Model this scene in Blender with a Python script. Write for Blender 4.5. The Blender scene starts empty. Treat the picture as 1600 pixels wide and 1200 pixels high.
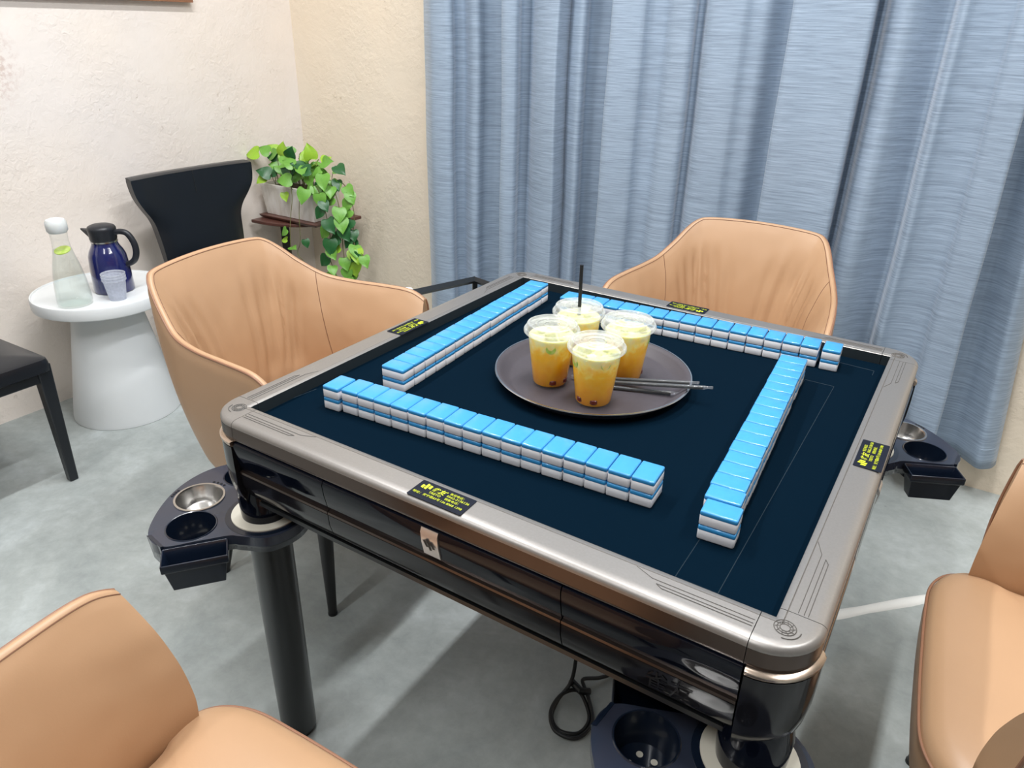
import bpy, bmesh, math, random
from mathutils import Vector, Matrix, noise
random.seed(7)
S = bpy.context.scene
COL = S.collection
PI = math.pi
H = 0.75                      # table frame top above the floor

# ------------------------------------------------------------ helpers
def s2l(c):
    c = c / 255.0
    return c / 12.92 if c <= 0.04045 else ((c + 0.055) / 1.055) ** 2.4
def rgb(r, g, b): return (s2l(r), s2l(g), s2l(b), 1.0)

class MB:
    def __init__(s): s.v = []; s.f = []; s.m = []
    def add(s, vs, fs, mi=0):
        o = len(s.v); s.v += [tuple(v) for v in vs]
        for f in fs: s.f.append(tuple(i + o for i in f)); s.m.append(mi)
        return s
    def grid(s, rows, close_u=False, close_v=False, mi=0, flip=False):
        n = len(rows); m = len(rows[0]); vs = [p for r in rows for p in r]; fs = []
        for i in range(n if close_u else n - 1):
            for j in range(m if close_v else m - 1):
                a = i * m + j; b = ((i + 1) % n) * m + j
                c = ((i + 1) % n) * m + (j + 1) % m; d = i * m + (j + 1) % m
                fs.append((a, d, c, b) if flip else (a, b, c, d))
        return s.add(vs, fs, mi)
    def lathe(s, prof, n=32, c=(0, 0, 0), mi=0, caps=False):
        rows = [[(c[0] + r * math.cos(2 * PI * i / n), c[1] + r * math.sin(2 * PI * i / n), c[2] + z) for i in range(n)] for r, z in prof]
        s.grid(rows, close_v=True, mi=mi, flip=True)
        if caps:
            o = len(s.v) - n * len(prof)
            s.f.append(tuple(range(o, o + n))[::-1]); s.m.append(mi)
            e = o + n * (len(prof) - 1)
            s.f.append(tuple(range(e, e + n))); s.m.append(mi)
        return s
    def tube(s, pts, r, n=8, caps=True, mi=0, closed=False):
        pts = [Vector(p) for p in pts]; N = len(pts); rows = []
        t0 = None; nrm = None
        for i, p in enumerate(pts):
            if closed: t = pts[(i + 1) % N] - pts[i - 1]
            else: t = pts[min(i + 1, N - 1)] - pts[max(i - 1, 0)]
            if t.length < 1e-9: t = Vector((0, 0, 1))
            t.normalize()
            if nrm is None:
                a = Vector((0, 0, 1)) if abs(t.z) < .9 else Vector((1, 0, 0))
                nrm = t.cross(a).normalized()
            else:
                nrm = (nrm - t * nrm.dot(t))
                if nrm.length < 1e-6: nrm = t.orthogonal()
                nrm.normalize()
            b = t.cross(nrm); rr = r[i] if isinstance(r, (list, tuple)) else r
            rows.append([p + (nrm * math.cos(2 * PI * k / n) + b * math.sin(2 * PI * k / n)) * rr for k in range(n)])
        s.grid(rows, close_u=closed, close_v=True, mi=mi)
        if caps and not closed:
            o = len(s.v) - n * N
            s.f.append(tuple(range(o, o + n))); s.m.append(mi)
            e = o + n * (N - 1); s.f.append(tuple(range(e, e + n))[::-1]); s.m.append(mi)
        return s
    def box(s, x0, x1, y0, y1, z0, z1, mi=0):
        vs = [(x0, y0, z0), (x1, y0, z0), (x1, y1, z0), (x0, y1, z0), (x0, y0, z1), (x1, y0, z1), (x1, y1, z1), (x0, y1, z1)]
        return s.add(vs, [(0, 3, 2, 1), (4, 5, 6, 7), (0, 1, 5, 4), (1, 2, 6, 5), (2, 3, 7, 6), (3, 0, 4, 7)], mi)
    def hexa(s, b, t, mi=0):      # bottom quad, top quad (ccw seen from above)
        return s.add(list(b) + list(t), [(0, 3, 2, 1), (4, 5, 6, 7), (0, 1, 5, 4), (1, 2, 6, 5), (2, 3, 7, 6), (3, 0, 4, 7)], mi)
    def mesh(s, name, mats, smooth=40, recalc=True):
        me = bpy.data.meshes.new(name); me.from_pydata(s.v, [], s.f); me.update()
        if not isinstance(mats, (list, tuple)): mats = [mats]
        for m in mats: me.materials.append(m)
        for p, mi in zip(me.polygons, s.m): p.material_index = mi
        if recalc:
            bm = bmesh.new(); bm.from_mesh(me)
            bmesh.ops.recalc_face_normals(bm, faces=bm.faces); bm.to_mesh(me); bm.free()
        if smooth:
            for p in me.polygons: p.use_smooth = True
            me.set_sharp_from_angle(angle=math.radians(smooth))
        return me
    def build(s, name, mats, parent=None, smooth=40, recalc=True, bevel=0, subsurf=0, loc=None):
        return link(name, s.mesh(name, mats, smooth, recalc), parent, bevel, subsurf, loc)

def link(name, me, parent=None, bevel=0, subsurf=0, loc=None):
    o = bpy.data.objects.new(name, me); COL.objects.link(o)
    if parent: o.parent = parent
    if loc: o.location = loc
    if bevel:
        b = o.modifiers.new('bevel', 'BEVEL'); b.width = bevel; b.segments = 3; b.limit_method = 'ANGLE'; b.angle_limit = math.radians(35)
    if subsurf:
        b = o.modifiers.new('sub', 'SUBSURF'); b.levels = subsurf; b.render_levels = subsurf
    return o
def tag(o, label, cat, group=None):
    o['label'] = label; o['category'] = cat
    if group: o['group'] = group
    return o
def thing(name, label, cat, loc=(0, 0, 0), rz=0, group=None):
    o = bpy.data.objects.new(name, None); COL.objects.link(o); o.empty_display_size = .05
    o.location = loc; o.rotation_euler = (0, 0, rz); return tag(o, label, cat, group)
def struct(o): o['kind'] = 'structure'; return o
def dup_tree(o, parent=None):
    c = o.copy(); COL.objects.link(c)
    if parent: c.parent = parent
    for ch in [x for x in bpy.data.objects if x.parent == o]: dup_tree(ch, c)
    return c
def catmull(P, n=8, closed=False):
    P = [Vector(p) for p in P]; out = []; N = len(P)
    for i in range(N if closed else N - 1):
        if closed: a, b, c, d = P[i - 1], P[i], P[(i + 1) % N], P[(i + 2) % N]
        else: a, b, c, d = P[max(i - 1, 0)], P[i], P[i + 1], P[min(i + 2, N - 1)]
        for k in range(n):
            t = k / n
            out.append(.5 * ((2 * b) + (c - a) * t + (2 * a - 5 * b + 4 * c - d) * t * t + (3 * b - a - 3 * c + d) * t ** 3))
    if not closed: out.append(P[-1])
    return out
def sample(P, u):
    P = list(P); x = max(0, min(1, u)) * (len(P) - 1); i = min(int(x), len(P) - 2)
    return P[i].lerp(P[i + 1], x - i)
def smoothstep(a, b, x):
    t = max(0, min(1, (x - a) / (b - a))); return t * t * (3 - 2 * t)

# ------------------------------------------------------------ materials
def mat(name, col, rough=.5, metal=0, coat=0, spec=.5, var=0, vscale=8, bump=0, bscale=60, bdist=.002, stretch=None, sheen=0, sss=0, col2=None, detail=4, v2=None, obj=True):
    m = bpy.data.materials.new(name); m.use_nodes = True; nt = m.node_tree; N = nt.nodes; L = nt.links
    b = N['Principled BSDF']
    b.inputs['Base Color'].default_value = col; b.inputs['Roughness'].default_value = rough
    b.inputs['Metallic'].default_value = metal; b.inputs['Coat Weight'].default_value = coat
    b.inputs['Specular IOR Level'].default_value = spec
    b.inputs['Coat Roughness'].default_value = .08
    if sheen: b.inputs['Sheen Weight'].default_value = sheen
    if sss:
        b.inputs['Subsurface Weight'].default_value = sss; b.inputs['Subsurface Radius'].default_value = (.01, .006, .003)
        b.inputs['Subsurface Scale'].default_value = .5
    tc = N.new('ShaderNodeTexCoord'); mp = N.new('ShaderNodeMapping'); L.new(tc.outputs['Object'], mp.inputs['Vector'])
    if stretch: mp.inputs['Scale'].default_value = stretch
    n = N.new('ShaderNodeTexNoise'); n.inputs['Scale'].default_value = vscale; n.inputs['Detail'].default_value = detail
    L.new(mp.outputs['Vector'], n.inputs['Vector'])
    mx = N.new('ShaderNodeMix'); mx.data_type = 'RGBA'
    c2 = col2 if col2 else tuple(min(1, c * (1 - var)) for c in col[:3]) + (1,)
    mx.inputs[6].default_value = col; mx.inputs[7].default_value = c2
    cr = N.new('ShaderNodeMapRange'); cr.inputs[1].default_value = .28; cr.inputs[2].default_value = .66
    L.new(n.outputs['Fac'], cr.inputs[0]); L.new(cr.outputs[0], mx.inputs[0]); L.new(mx.outputs[2], b.inputs['Base Color'])
    if bump:
        n2 = N.new('ShaderNodeTexNoise'); n2.inputs['Scale'].default_value = bscale; n2.inputs['Detail'].default_value = 6
        L.new(mp.outputs['Vector'], n2.inputs['Vector'])
        bp = N.new('ShaderNodeBump'); bp.inputs['Strength'].default_value = bump; bp.inputs['Distance'].default_value = bdist
        L.new(n2.outputs['Fac'], bp.inputs['Height']); L.new(bp.outputs['Normal'], b.inputs['Normal'])
    return m
def clear_mat(name, tint=(.95, .97, .98, 1), rough=.08, refl=1.45, frost=0.0, frost_col=(.85, .88, .9, 1)):
    m = bpy.data.materials.new(name); m.use_nodes = True; nt = m.node_tree; N = nt.nodes; L = nt.links
    N.remove(N['Principled BSDF']); out = N['Material Output']
    t = N.new('ShaderNodeBsdfTransparent'); t.inputs[0].default_value = tint
    g = N.new('ShaderNodeBsdfGlossy'); g.inputs['Roughness'].default_value = rough
    lw = N.new('ShaderNodeLayerWeight'); lw.inputs[0].default_value = .5
    pw = N.new('ShaderNodeMath'); pw.operation = 'POWER'; pw.inputs[1].default_value = 4; L.new(lw.outputs['Facing'], pw.inputs[0])
    fr = N.new('ShaderNodeMath'); fr.operation = 'MULTIPLY_ADD'; fr.inputs[1].default_value = (refl - 1) * 1.1; fr.inputs[2].default_value = .03; L.new(pw.outputs[0], fr.inputs[0])
    mx = N.new('ShaderNodeMixShader'); L.new(fr.outputs[0], mx.inputs[0]); L.new(t.outputs[0], mx.inputs[1]); L.new(g.outputs[0], mx.inputs[2])
    last = mx
    if frost:
        d = N.new('ShaderNodeBsdfDiffuse'); d.inputs[0].default_value = frost_col
        tr = N.new('ShaderNodeBsdfTranslucent'); tr.inputs[0].default_value = frost_col
        a = N.new('ShaderNodeMixShader'); a.inputs[0].default_value = .5; L.new(d.outputs[0], a.inputs[1]); L.new(tr.outputs[0], a.inputs[2])
        n = N.new('ShaderNodeTexNoise'); n.inputs['Scale'].default_value = 120
        tc = N.new('ShaderNodeTexCoord'); L.new(tc.outputs['Object'], n.inputs['Vector'])
        mr = N.new('ShaderNodeMapRange'); mr.inputs[3].default_value = frost * .6; mr.inputs[4].default_value = min(1, frost * 1.4); L.new(n.outputs['Fac'], mr.inputs[0])
        b = N.new('ShaderNodeMixShader'); L.new(mr.outputs[0], b.inputs[0]); L.new(mx.outputs[0], b.inputs[1]); L.new(a.outputs[0], b.inputs[2]); last = b
    L.new(last.outputs[0], out.inputs[0])
    return m

def wall_mat(name, c1, c2, spec_col, stain=False):
    m = bpy.data.materials.new(name); m.use_nodes = True; nt = m.node_tree; N = nt.nodes; L = nt.links
    b = N['Principled BSDF']; b.inputs['Roughness'].default_value = .85; b.inputs['Specular IOR Level'].default_value = .25
    tc = N.new('ShaderNodeTexCoord')
    def noi(sc, det=4, rough=.5, dist=0):
        n = N.new('ShaderNodeTexNoise'); n.inputs['Scale'].default_value = sc; n.inputs['Detail'].default_value = det
        n.inputs['Roughness'].default_value = rough; n.inputs['Distortion'].default_value = dist
        L.new(tc.outputs['Object'], n.inputs['Vector']); return n
    def mr(src, a, c, lo=0, hi=1):
        r = N.new('ShaderNodeMapRange'); r.inputs[1].default_value = a; r.inputs[2].default_value = c
        r.inputs[3].default_value = lo; r.inputs[4].default_value = hi; L.new(src, r.inputs[0]); return r.outputs[0]
    def mix(f, a, c):
        x = N.new('ShaderNodeMix'); x.data_type = 'RGBA'; L.new(f, x.inputs[0])
        if isinstance(a, tuple): x.inputs[6].default_value = a
        else: L.new(a, x.inputs[6])
        x.inputs[7].default_value = c; return x.outputs[2]
    big = noi(1.6, 3); col = mix(mr(big.outputs['Fac'], .35, .65), c1, c2)
    # plaster skid marks: small broken crevices where a fine distorted noise is low, gathered in patches
    fine = noi(38, 5, .6, 1.2); patch = noi(4.5, 3)
    mul = N.new('ShaderNodeMath'); mul.operation = 'MULTIPLY'
    L.new(mr(fine.outputs['Fac'], .36, .29), mul.inputs[0]); L.new(mr(patch.outputs['Fac'], .5, .66), mul.inputs[1])
    m2 = N.new('ShaderNodeMath'); m2.operation = 'MULTIPLY'; m2.inputs[1].default_value = .75; L.new(mul.outputs[0], m2.inputs[0])
    col = mix(m2.outputs[0], col, spec_col)
    if stain:
        vd = N.new('ShaderNodeVectorMath'); vd.operation = 'DISTANCE'; L.new(tc.outputs['Object'], vd.inputs[0]); vd.inputs[1].default_value = stain
        f2 = noi(55, 4, .7)
        mm = N.new('ShaderNodeMath'); mm.operation = 'MULTIPLY'
        L.new(mr(vd.outputs['Value'], .17, .0), mm.inputs[0]); L.new(mr(f2.outputs['Fac'], .45, .62), mm.inputs[1])
        col = mix(mm.outputs[0], col, rgb(178, 140, 125))
    L.new(col, b.inputs['Base Color'])
    # trowelled relief
    r1 = noi(44, 8, .66, .5); r2 = noi(7, 4, .5, .6)
    add = N.new('ShaderNodeMath'); add.operation = 'MULTIPLY_ADD'; L.new(r1.outputs['Fac'], add.inputs[0])
    L.new(mr(patch.outputs['Fac'], .35, .68, .25, 1.3), add.inputs[1]); L.new(r2.outputs['Fac'], add.inputs[2])
    bp = N.new('ShaderNodeBump'); bp.inputs['Strength'].default_value = .42; bp.inputs['Distance'].default_value = .010
    L.new(add.outputs[0], bp.inputs['Height']); L.new(bp.outputs['Normal'], b.inputs['Normal'])
    return m

def floor_mat():
    m = bpy.data.materials.new('concrete'); m.use_nodes = True; nt = m.node_tree; N = nt.nodes; L = nt.links
    b = N['Principled BSDF']; b.inputs['Specular IOR Level'].default_value = .35
    tc = N.new('ShaderNodeTexCoord')
    def noi(sc, det=6, dist=0, rough=.6):
        n = N.new('ShaderNodeTexNoise'); n.inputs['Scale'].default_value = sc; n.inputs['Detail'].default_value = det
        n.inputs['Distortion'].default_value = dist; n.inputs['Roughness'].default_value = rough
        L.new(tc.outputs['Object'], n.inputs['Vector']); return n
    a = noi(2.3, 8, .8); c = noi(26, 6, .3, .7)
    cr = N.new('ShaderNodeValToRGB'); L.new(a.outputs['Fac'], cr.inputs[0])
    cr.color_ramp.elements[0].position = .32; cr.color_ramp.elements[0].color = rgb(146, 153, 152)
    cr.color_ramp.elements[1].position = .7; cr.color_ramp.elements[1].color = rgb(186, 193, 193)
    e = cr.color_ramp.elements.new(.52); e.color = rgb(166, 172, 170)
    mx = N.new('ShaderNodeMix'); mx.data_type = 'RGBA'; mx.blend_type = 'OVERLAY'; mx.inputs[0].default_value = .28
    L.new(cr.outputs[0], mx.inputs[6]); L.new(c.outputs['Fac'], mx.inputs[7]); 
    v = N.new('ShaderNodeTexVoronoi'); v.inputs['Scale'].default_value = 5.5; v.inputs['Randomness'].default_value = 1; L.new(tc.outputs['Object'], v.inputs['Vector'])
    mr = N.new('ShaderNodeMapRange'); mr.inputs[1].default_value = .035; mr.inputs[2].default_value = .02; L.new(v.outputs['Distance'], mr.inputs[0])
    m3 = N.new('ShaderNodeMath'); m3.operation = 'MULTIPLY'; n4 = noi(3.1, 2); 
    r4 = N.new('ShaderNodeMapRange'); r4.inputs[1].default_value = .55; r4.inputs[2].default_value = .6; L.new(n4.outputs['Fac'], r4.inputs[0])
    L.new(mr.outputs[0], m3.inputs[0]); L.new(r4.outputs[0], m3.inputs[1])
    mx2 = N.new('ShaderNodeMix'); mx2.data_type = 'RGBA'; L.new(m3.outputs[0], mx2.inputs[0]); L.new(mx.outputs[2], mx2.inputs[6]); mx2.inputs[7].default_value = rgb(110, 108, 104)
    L.new(mx2.outputs[2], b.inputs['Base Color'])
    r = N.new('ShaderNodeMapRange'); r.inputs[3].default_value = .34; r.inputs[4].default_value = .6; L.new(a.outputs['Fac'], r.inputs[0]); L.new(r.outputs[0], b.inputs['Roughness'])
    bp = N.new('ShaderNodeBump'); bp.inputs['Strength'].default_value = .12; bp.inputs['Distance'].default_value = .004
    L.new(c.outputs['Fac'], bp.inputs['Height']); L.new(bp.outputs['Normal'], b.inputs['Normal'])
    return m
def curtain_mat():
    m = bpy.data.materials.new('curtain_fabric'); m.use_nodes = True; nt = m.node_tree; N = nt.nodes; L = nt.links
    b = N['Principled BSDF']; b.inputs['Roughness'].default_value = .62; b.inputs['Sheen Weight'].default_value = .35; b.inputs['Sheen Roughness'].default_value = .35
    b.inputs['Specular IOR Level'].default_value = .35
    tc = N.new('ShaderNodeTexCoord')
    mp = N.new('ShaderNodeMapping'); mp.inputs['Scale'].default_value = (9, 9, 260); L.new(tc.outputs['Object'], mp.inputs['Vector'])
    n = N.new('ShaderNodeTexNoise'); n.inputs['Scale'].default_value = 1; n.inputs['Detail'].default_value = 5; n.inputs['Roughness'].default_value = .65; n.inputs['Distortion'].default_value = .5
    L.new(mp.outputs[0], n.inputs['Vector'])
    cr = N.new('ShaderNodeValToRGB'); cr.color_ramp.elements[0].position = .33; cr.color_ramp.elements[0].color = rgb(128, 143, 160)
    cr.color_ramp.elements[1].position = .66; cr.color_ramp.elements[1].color = rgb(161, 178, 197); L.new(n.outputs['Fac'], cr.inputs[0]); L.new(cr.outputs[0], b.inputs['Base Color'])
    bp = N.new('ShaderNodeBump'); bp.inputs['Strength'].default_value = .3; bp.inputs['Distance'].default_value = .0015; L.new(n.outputs['Fac'], bp.inputs['Height']); L.new(bp.outputs['Normal'], b.inputs['Normal'])
    return m
def liquid_mat():
    m = bpy.data.materials.new('orange_fruit_tea'); m.use_nodes = True; nt = m.node_tree; N = nt.nodes; L = nt.links
    b = N['Principled BSDF']; b.inputs['Roughness'].default_value = .15
    b.inputs['Subsurface Weight'].default_value = .35; b.inputs['Subsurface Radius'].default_value = (.03, .015, .004); b.inputs['Subsurface Scale'].default_value = .6
    tc = N.new('ShaderNodeTexCoord'); sp = N.new('ShaderNodeSeparateXYZ'); L.new(tc.outputs['Object'], sp.inputs[0])
    n = N.new('ShaderNodeTexNoise'); n.inputs['Scale'].default_value = 70; n.inputs['Detail'].default_value = 3; L.new(tc.outputs['Object'], n.inputs['Vector'])
    ma = N.new('ShaderNodeMath'); ma.operation = 'MULTIPLY_ADD'; ma.inputs[1].default_value = .06; L.new(n.outputs['Fac'], ma.inputs[0]); L.new(sp.outputs['Z'], ma.inputs[2])
    mr = N.new('ShaderNodeMapRange'); mr.inputs[1].default_value = .02; mr.inputs[2].default_value = .128; L.new(ma.outputs[0], mr.inputs[0])
    cr = N.new('ShaderNodeValToRGB'); L.new(mr.outputs[0], cr.inputs[0]); e = cr.color_ramp.elements
    e[0].position = .05; e[0].color = rgb(238, 150, 14); e[1].position = .98; e[1].color = rgb(226, 226, 170)
    x = e.new(.45); x.color = rgb(250, 180, 18); x = e.new(.68); x.color = rgb(248, 190, 50); x = e.new(.80); x.color = rgb(246, 220, 110)
    L.new(cr.outputs[0], b.inputs['Base Color']); return m

M = {}
M['wall_l'] = wall_mat('stucco_left', rgb(236, 228, 222), rgb(240, 229, 218), rgb(176, 158, 145), stain=(-2.25, .09, 1.17))
M['wall_b'] = wall_mat('stucco_back', rgb(236, 224, 206), rgb(238, 222, 200), rgb(190, 172, 148))
M['plain'] = mat('plain_plaster', rgb(150, 146, 142), .9, var=.04)
M['ceil'] = mat('ceiling_paint', rgb(240, 240, 238), .9, var=.03)
M['floor'] = floor_mat()
M['curtain'] = curtain_mat()
M['leather'] = mat('tan_leather', rgb(184, 147, 113), .40, var=.07, vscale=5, bump=.12, bscale=420, bdist=.0006, spec=.45)
M['leather_pipe'] = mat('tan_piping', rgb(140, 100, 76), .5, var=.05)
M['seam'] = mat('seam_thread', rgb(120, 84, 62), .7, var=.05)
M['black_leather'] = mat('black_leather', rgb(20, 25, 32), .3, var=.1, vscale=6, bump=.15, bscale=350, bdist=.0006, spec=.55)
M['black_wood'] = mat('black_leg_paint', rgb(26, 27, 29), .38, var=.1)
M['grey_base'] = mat('grey_underframe', rgb(62, 66, 68), .5, var=.1)
M['bronze'] = mat('bronze_frame', rgb(146, 142, 138), .38, metal=.65, var=.06, vscale=300, bump=.04, bscale=700, bdist=.0003, detail=2)
M['bronze_dimmed'] = mat('bronze_side_dimmed', rgb(86, 75, 69), .26, metal=.85, var=.05, vscale=40)  # bronze darkened in its colour, standing in for the dim room it mirrors
M['gold_lip'] = mat('champagne_lip', rgb(190, 172, 156), .22, metal=.9, var=.03)
M['gloss_navy'] = mat('gloss_navy_panel', rgb(9, 13, 24), .07, spec=.28, var=.1)
M['gloss_brown'] = mat('gloss_smoke_panel', rgb(24, 24, 28), .12, spec=.3, var=.1, vscale=3)
M['groove'] = mat('dark_groove', rgb(88, 84, 80), .6, var=.05)
M['felt'] = mat('navy_felt', rgb(0, 19, 33), .95, spec=.05, var=.18, vscale=900, bump=.2, bscale=1200, bdist=.0004)
M['felt_seam'] = mat('felt_seam', rgb(12, 38, 52), .8, var=.1)
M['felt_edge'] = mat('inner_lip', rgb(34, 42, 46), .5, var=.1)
M['silver'] = mat('silver_plate', rgb(214, 208, 204), .25, metal=.7, var=.04)
M['leg'] = mat('table_leg_black', rgb(30, 33, 35), .32, var=.1, coat=.2)
M['tray_plastic'] = mat('navy_plastic', rgb(18, 28, 44), .24, var=.15, vscale=10, coat=.4)
M['tray_top'] = mat('navy_plastic_top', rgb(40, 50, 66), .22, var=.2, vscale=14, coat=.35, col2=rgb(48, 50, 62))
M['steel'] = mat('brushed_steel', rgb(205, 203, 200), .25, metal=1, var=.08, vscale=60)
M['ivory'] = mat('ivory_plastic', rgb(216, 211, 196), .5, var=.06)
M['sticker'] = mat('sticker_navy', rgb(8, 16, 32), .6, spec=.2, var=.05)
M['yellow'] = mat('sticker_yellow', rgb(196, 206, 34), .5, var=.03)
M['black'] = mat('matte_black', rgb(16, 18, 20), .45, var=.1)
M['tile_white'] = mat('tile_white', rgb(226, 226, 230), .28, var=.02, coat=.3)
M['tile_blue'] = mat('tile_blue', rgb(58, 148, 208), .3, var=.05, vscale=120, bump=.1, bscale=500, bdist=.0004, coat=.3)
M['tray_dark'] = mat('serving_tray_rubber', rgb(72, 67, 72), .5, var=.08, vscale=200, spec=.4)
M['chrome'] = mat('chrome_edge', rgb(205, 205, 205), .2, metal=1, var=.03)
M['cup'] = clear_mat('clear_cup', (.98, .985, .985, 1), .06, 1.3, .03)
M['lid'] = clear_mat('clear_lid', (.97, .98, .985, 1), .08, 2.0, .34, (.95, .97, .98, 1))
M['glass'] = clear_mat('carafe_glass', (.96, .975, .97, 1), .03, 1.6)
M['water'] = clear_mat('water', (.95, .975, .965, 1), .02, 1.15)
M['ppcup'] = clear_mat('milky_plastic', (.9, .92, .95, 1), .2, 1.45, .5, (.85, .87, .93, 1))
M['sleeve'] = clear_mat('straw_film', (.9, .9, .92, 1), .1, 1.5, .12)
M['liquid'] = liquid_mat()
M['ice'] = mat('ice_pulp', rgb(206, 210, 176), .15, var=.15, col2=rgb(208, 206, 110), vscale=60, sss=.2)
M['lime'] = mat('lime_slice', rgb(176, 208, 60), .35, var=.2, col2=rgb(214, 228, 130), vscale=80, sss=.3)
M['lime_skin'] = mat('lime_rind', rgb(140, 180, 40), .4, var=.1)
M['date'] = mat('red_date', rgb(112, 38, 22), .35, var=.4, vscale=160)
M['white_table'] = mat('white_lacquer', rgb(228, 231, 232), .38, var=.02)
M['navy_gloss'] = mat('navy_enamel', rgb(28, 34, 92), .14, coat=1, var=.1)
M['thermos_black'] = mat('thermos_black', rgb(30, 33, 40), .4, var=.1)
M['silicone'] = mat('white_silicone', rgb(224, 228, 228), .45, var=.03, sss=.2)
M['ceramic'] = mat('white_ceramic', rgb(240, 238, 234), .2, coat=.5, var=.08, col2=rgb(214, 208, 198), vscale=14, stretch=(3, 3, .6))
M['brown'] = mat('brown_saucer', rgb(96, 60, 52), .35, var=.2, vscale=15)
M['soil'] = mat('potting_soil', rgb(58, 46, 36), .95, var=.4, vscale=90, bump=.6, bscale=90, bdist=.01)
M['stem'] = mat('vine_stem', rgb(108, 122, 62), .6, var=.3, col2=rgb(96, 78, 52), vscale=30)
M['leaf1'] = mat('leaf_mid_green', rgb(80, 150, 60), .38, var=.3, vscale=40, col2=rgb(128, 178, 70), sss=.1)
M['leaf2'] = mat('leaf_dark_green', rgb(44, 104, 54), .35, var=.3, vscale=40, sss=.1)
M['leaf3'] = mat('leaf_lime', rgb(178, 208, 60), .4, var=.25, vscale=40, col2=rgb(130, 184, 52), sss=.15)
M['wood_frame'] = mat('wood_frame', rgb(150, 104, 76), .5, var=.2, vscale=20)
M['canvas'] = mat('plain_canvas', rgb(205, 190, 172), .8, var=.15, vscale=3)
M['white_fabric'] = mat('white_fabric', rgb(232, 232, 230), .85, var=.05)
M['floor_strip'] = mat('white_strip', rgb(232, 232, 228), .5, var=.08, vscale=12)
M['metal_dark'] = mat('black_metal', rgb(34, 38, 42), .35, metal=.3, var=.1)

def emit(name, col, st):
    m = bpy.data.materials.new(name); m.use_nodes = True; nt = m.node_tree
    nt.nodes.remove(nt.nodes['Principled BSDF']); e = nt.nodes.new('ShaderNodeEmission')
    e.inputs[0].default_value = col; e.inputs[1].default_value = st
    nt.links.new(e.outputs[0], nt.nodes['Material Output'].inputs[0]); return m

# ------------------------------------------------------------ room
X0, X1, Y0, Y1, ZC = -2.24, 2.7, -3.4, 1.405, 2.85
def slab(name, a, b, m): return struct(MB().box(a[0], b[0], a[1], b[1], a[2], b[2]).build(name, m, smooth=0))
slab('floor', (X0 - .1, Y0 - .1, -.1), (X1 + .1, Y1 + .1, 0), M['floor'])
slab('ceiling', (X0 - .1, Y0 - .1, ZC), (X1 + .1, Y1 + .1, ZC + .1), M['ceil'])
slab('wall_left', (X0 - .1, Y0, 0), (X0, Y1, ZC), M['wall_l'])
slab('wall_back', (X0 - .1, Y1, 0), (X1 + .1, Y1 + .1, ZC), M['wall_b'])
slab('wall_right', (X1, Y0, 0), (X1 + .1, Y1, ZC), M['plain'])
slab('wall_front', (X0 - .1, Y0 - .1, 0), (X1 + .1, Y0, ZC), M['plain'])

# white strip stuck along the floor
def strip():
    a = Vector((.14, .225)); b = Vector((1.05, 1.18)); d = (b - a).normalized(); n = Vector((-d.y, d.x)); w = .013
    mb = MB(); rows = []
    for i in range(21):
        p = a.lerp(b, i / 20); k = w * (1 + .12 * math.sin(i * 2.1))
        rows.append([(p.x + n.x * q * k, p.y + n.y * q * k, z) for q, z in ((-1.15, .0), (-.9, .004), (-.3, .0065), (.3, .0065), (.9, .004), (1.15, .0))])
    mb.grid(rows)
    o = mb.build('floor_cable_cover', M['floor_strip']); tag(o, 'white raised strip running across the concrete floor beside the table', 'cable cover')
strip()

# ------------------------------------------------------------ curtain
PXX = [(-1.4103, 0.5), (-1.3697, 0.3), (-1.3261, 0.12), (-1.2454, 0.15), (-1.2891, 0.6), (-1.2595, 0.75), (-1.201, 0.5), (-1.1715, 0.5), (-1.1755, 0.8), (-1.143, 1.0), (-1.0104, 1), (-1.0234, 0.3), (-1.0224, 0.1), (-0.9956, 0.06), (-0.9653, 0.15), (-0.9983, 0.6), (-0.9625, 0.7), (-0.907, 0.35), (-0.8545, 0.22), (-0.8193, 0.2), (-0.8117, 0.2), (-0.8107, 0.35), (-0.8237, 1.0), (-0.8531, 1.0), (-0.8043, 0.65), (-0.7503, 0.45), (-0.742, 0.55), (-0.7565, 0.85), (-0.7119, 1.0), (-0.6072, 1), (-0.6202, 0.3), (-0.6192, 0.1), (-0.5921, 0.06), (-0.5111, 0.12), (-0.5106, 0.35), (-0.458, 0.42), (-0.421, 0.2), (-0.3597, 0.2), (-0.3725, 0.6), (-0.3483, 0.62), (-0.3082, 0.2), (-0.2145, 0.2), (-0.1946, 0.38), (-0.154, 0.42), (-0.1324, 0.7), (-0.114, 0.85), (-0.0612, 0.85), (-0.0742, 0.3), (-0.0732, 0.1), (-0.0485, 0.05), (0.0214, 0.16), (0.0884, 0.1), (0.1313, 0.05), (0.1323, 0.2), (0.1193, 0.8), (0.145, 0.8), (0.1677, 0.35), (0.2024, 0.25), (0.2249, 0.32), (0.2586, 0.65), (0.3079, 0.85), (0.3257, 0.3), (0.3406, 0.18), (0.3584, 0.32), (0.4104, 0.42), (0.4494, 0.36), (0.4627, 0.12), (0.4955, 0.08), (0.5301, 0.0), (0.5311, 0.15), (0.5181, 0.9), (0.5665, 0.95), (0.605, 0.62), (0.6198, 0.5), (0.6427, 0.7), (0.6528, 0.9)]
def drift(x, z):     # the folds lean outward towards the floor
    ks = [(-1.5, .0), (.40, -.0), (.53, -.03), (.64, -.10), (.9, -.10)]
    for (a, ka), (b, kb) in zip(ks, ks[1:]):
        if x <= b:
            k = ka + (kb - ka) * max(0, (x - a)) / (b - a); break
    else: k = ks[-1][1]
    return k * (z - .93)
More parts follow.
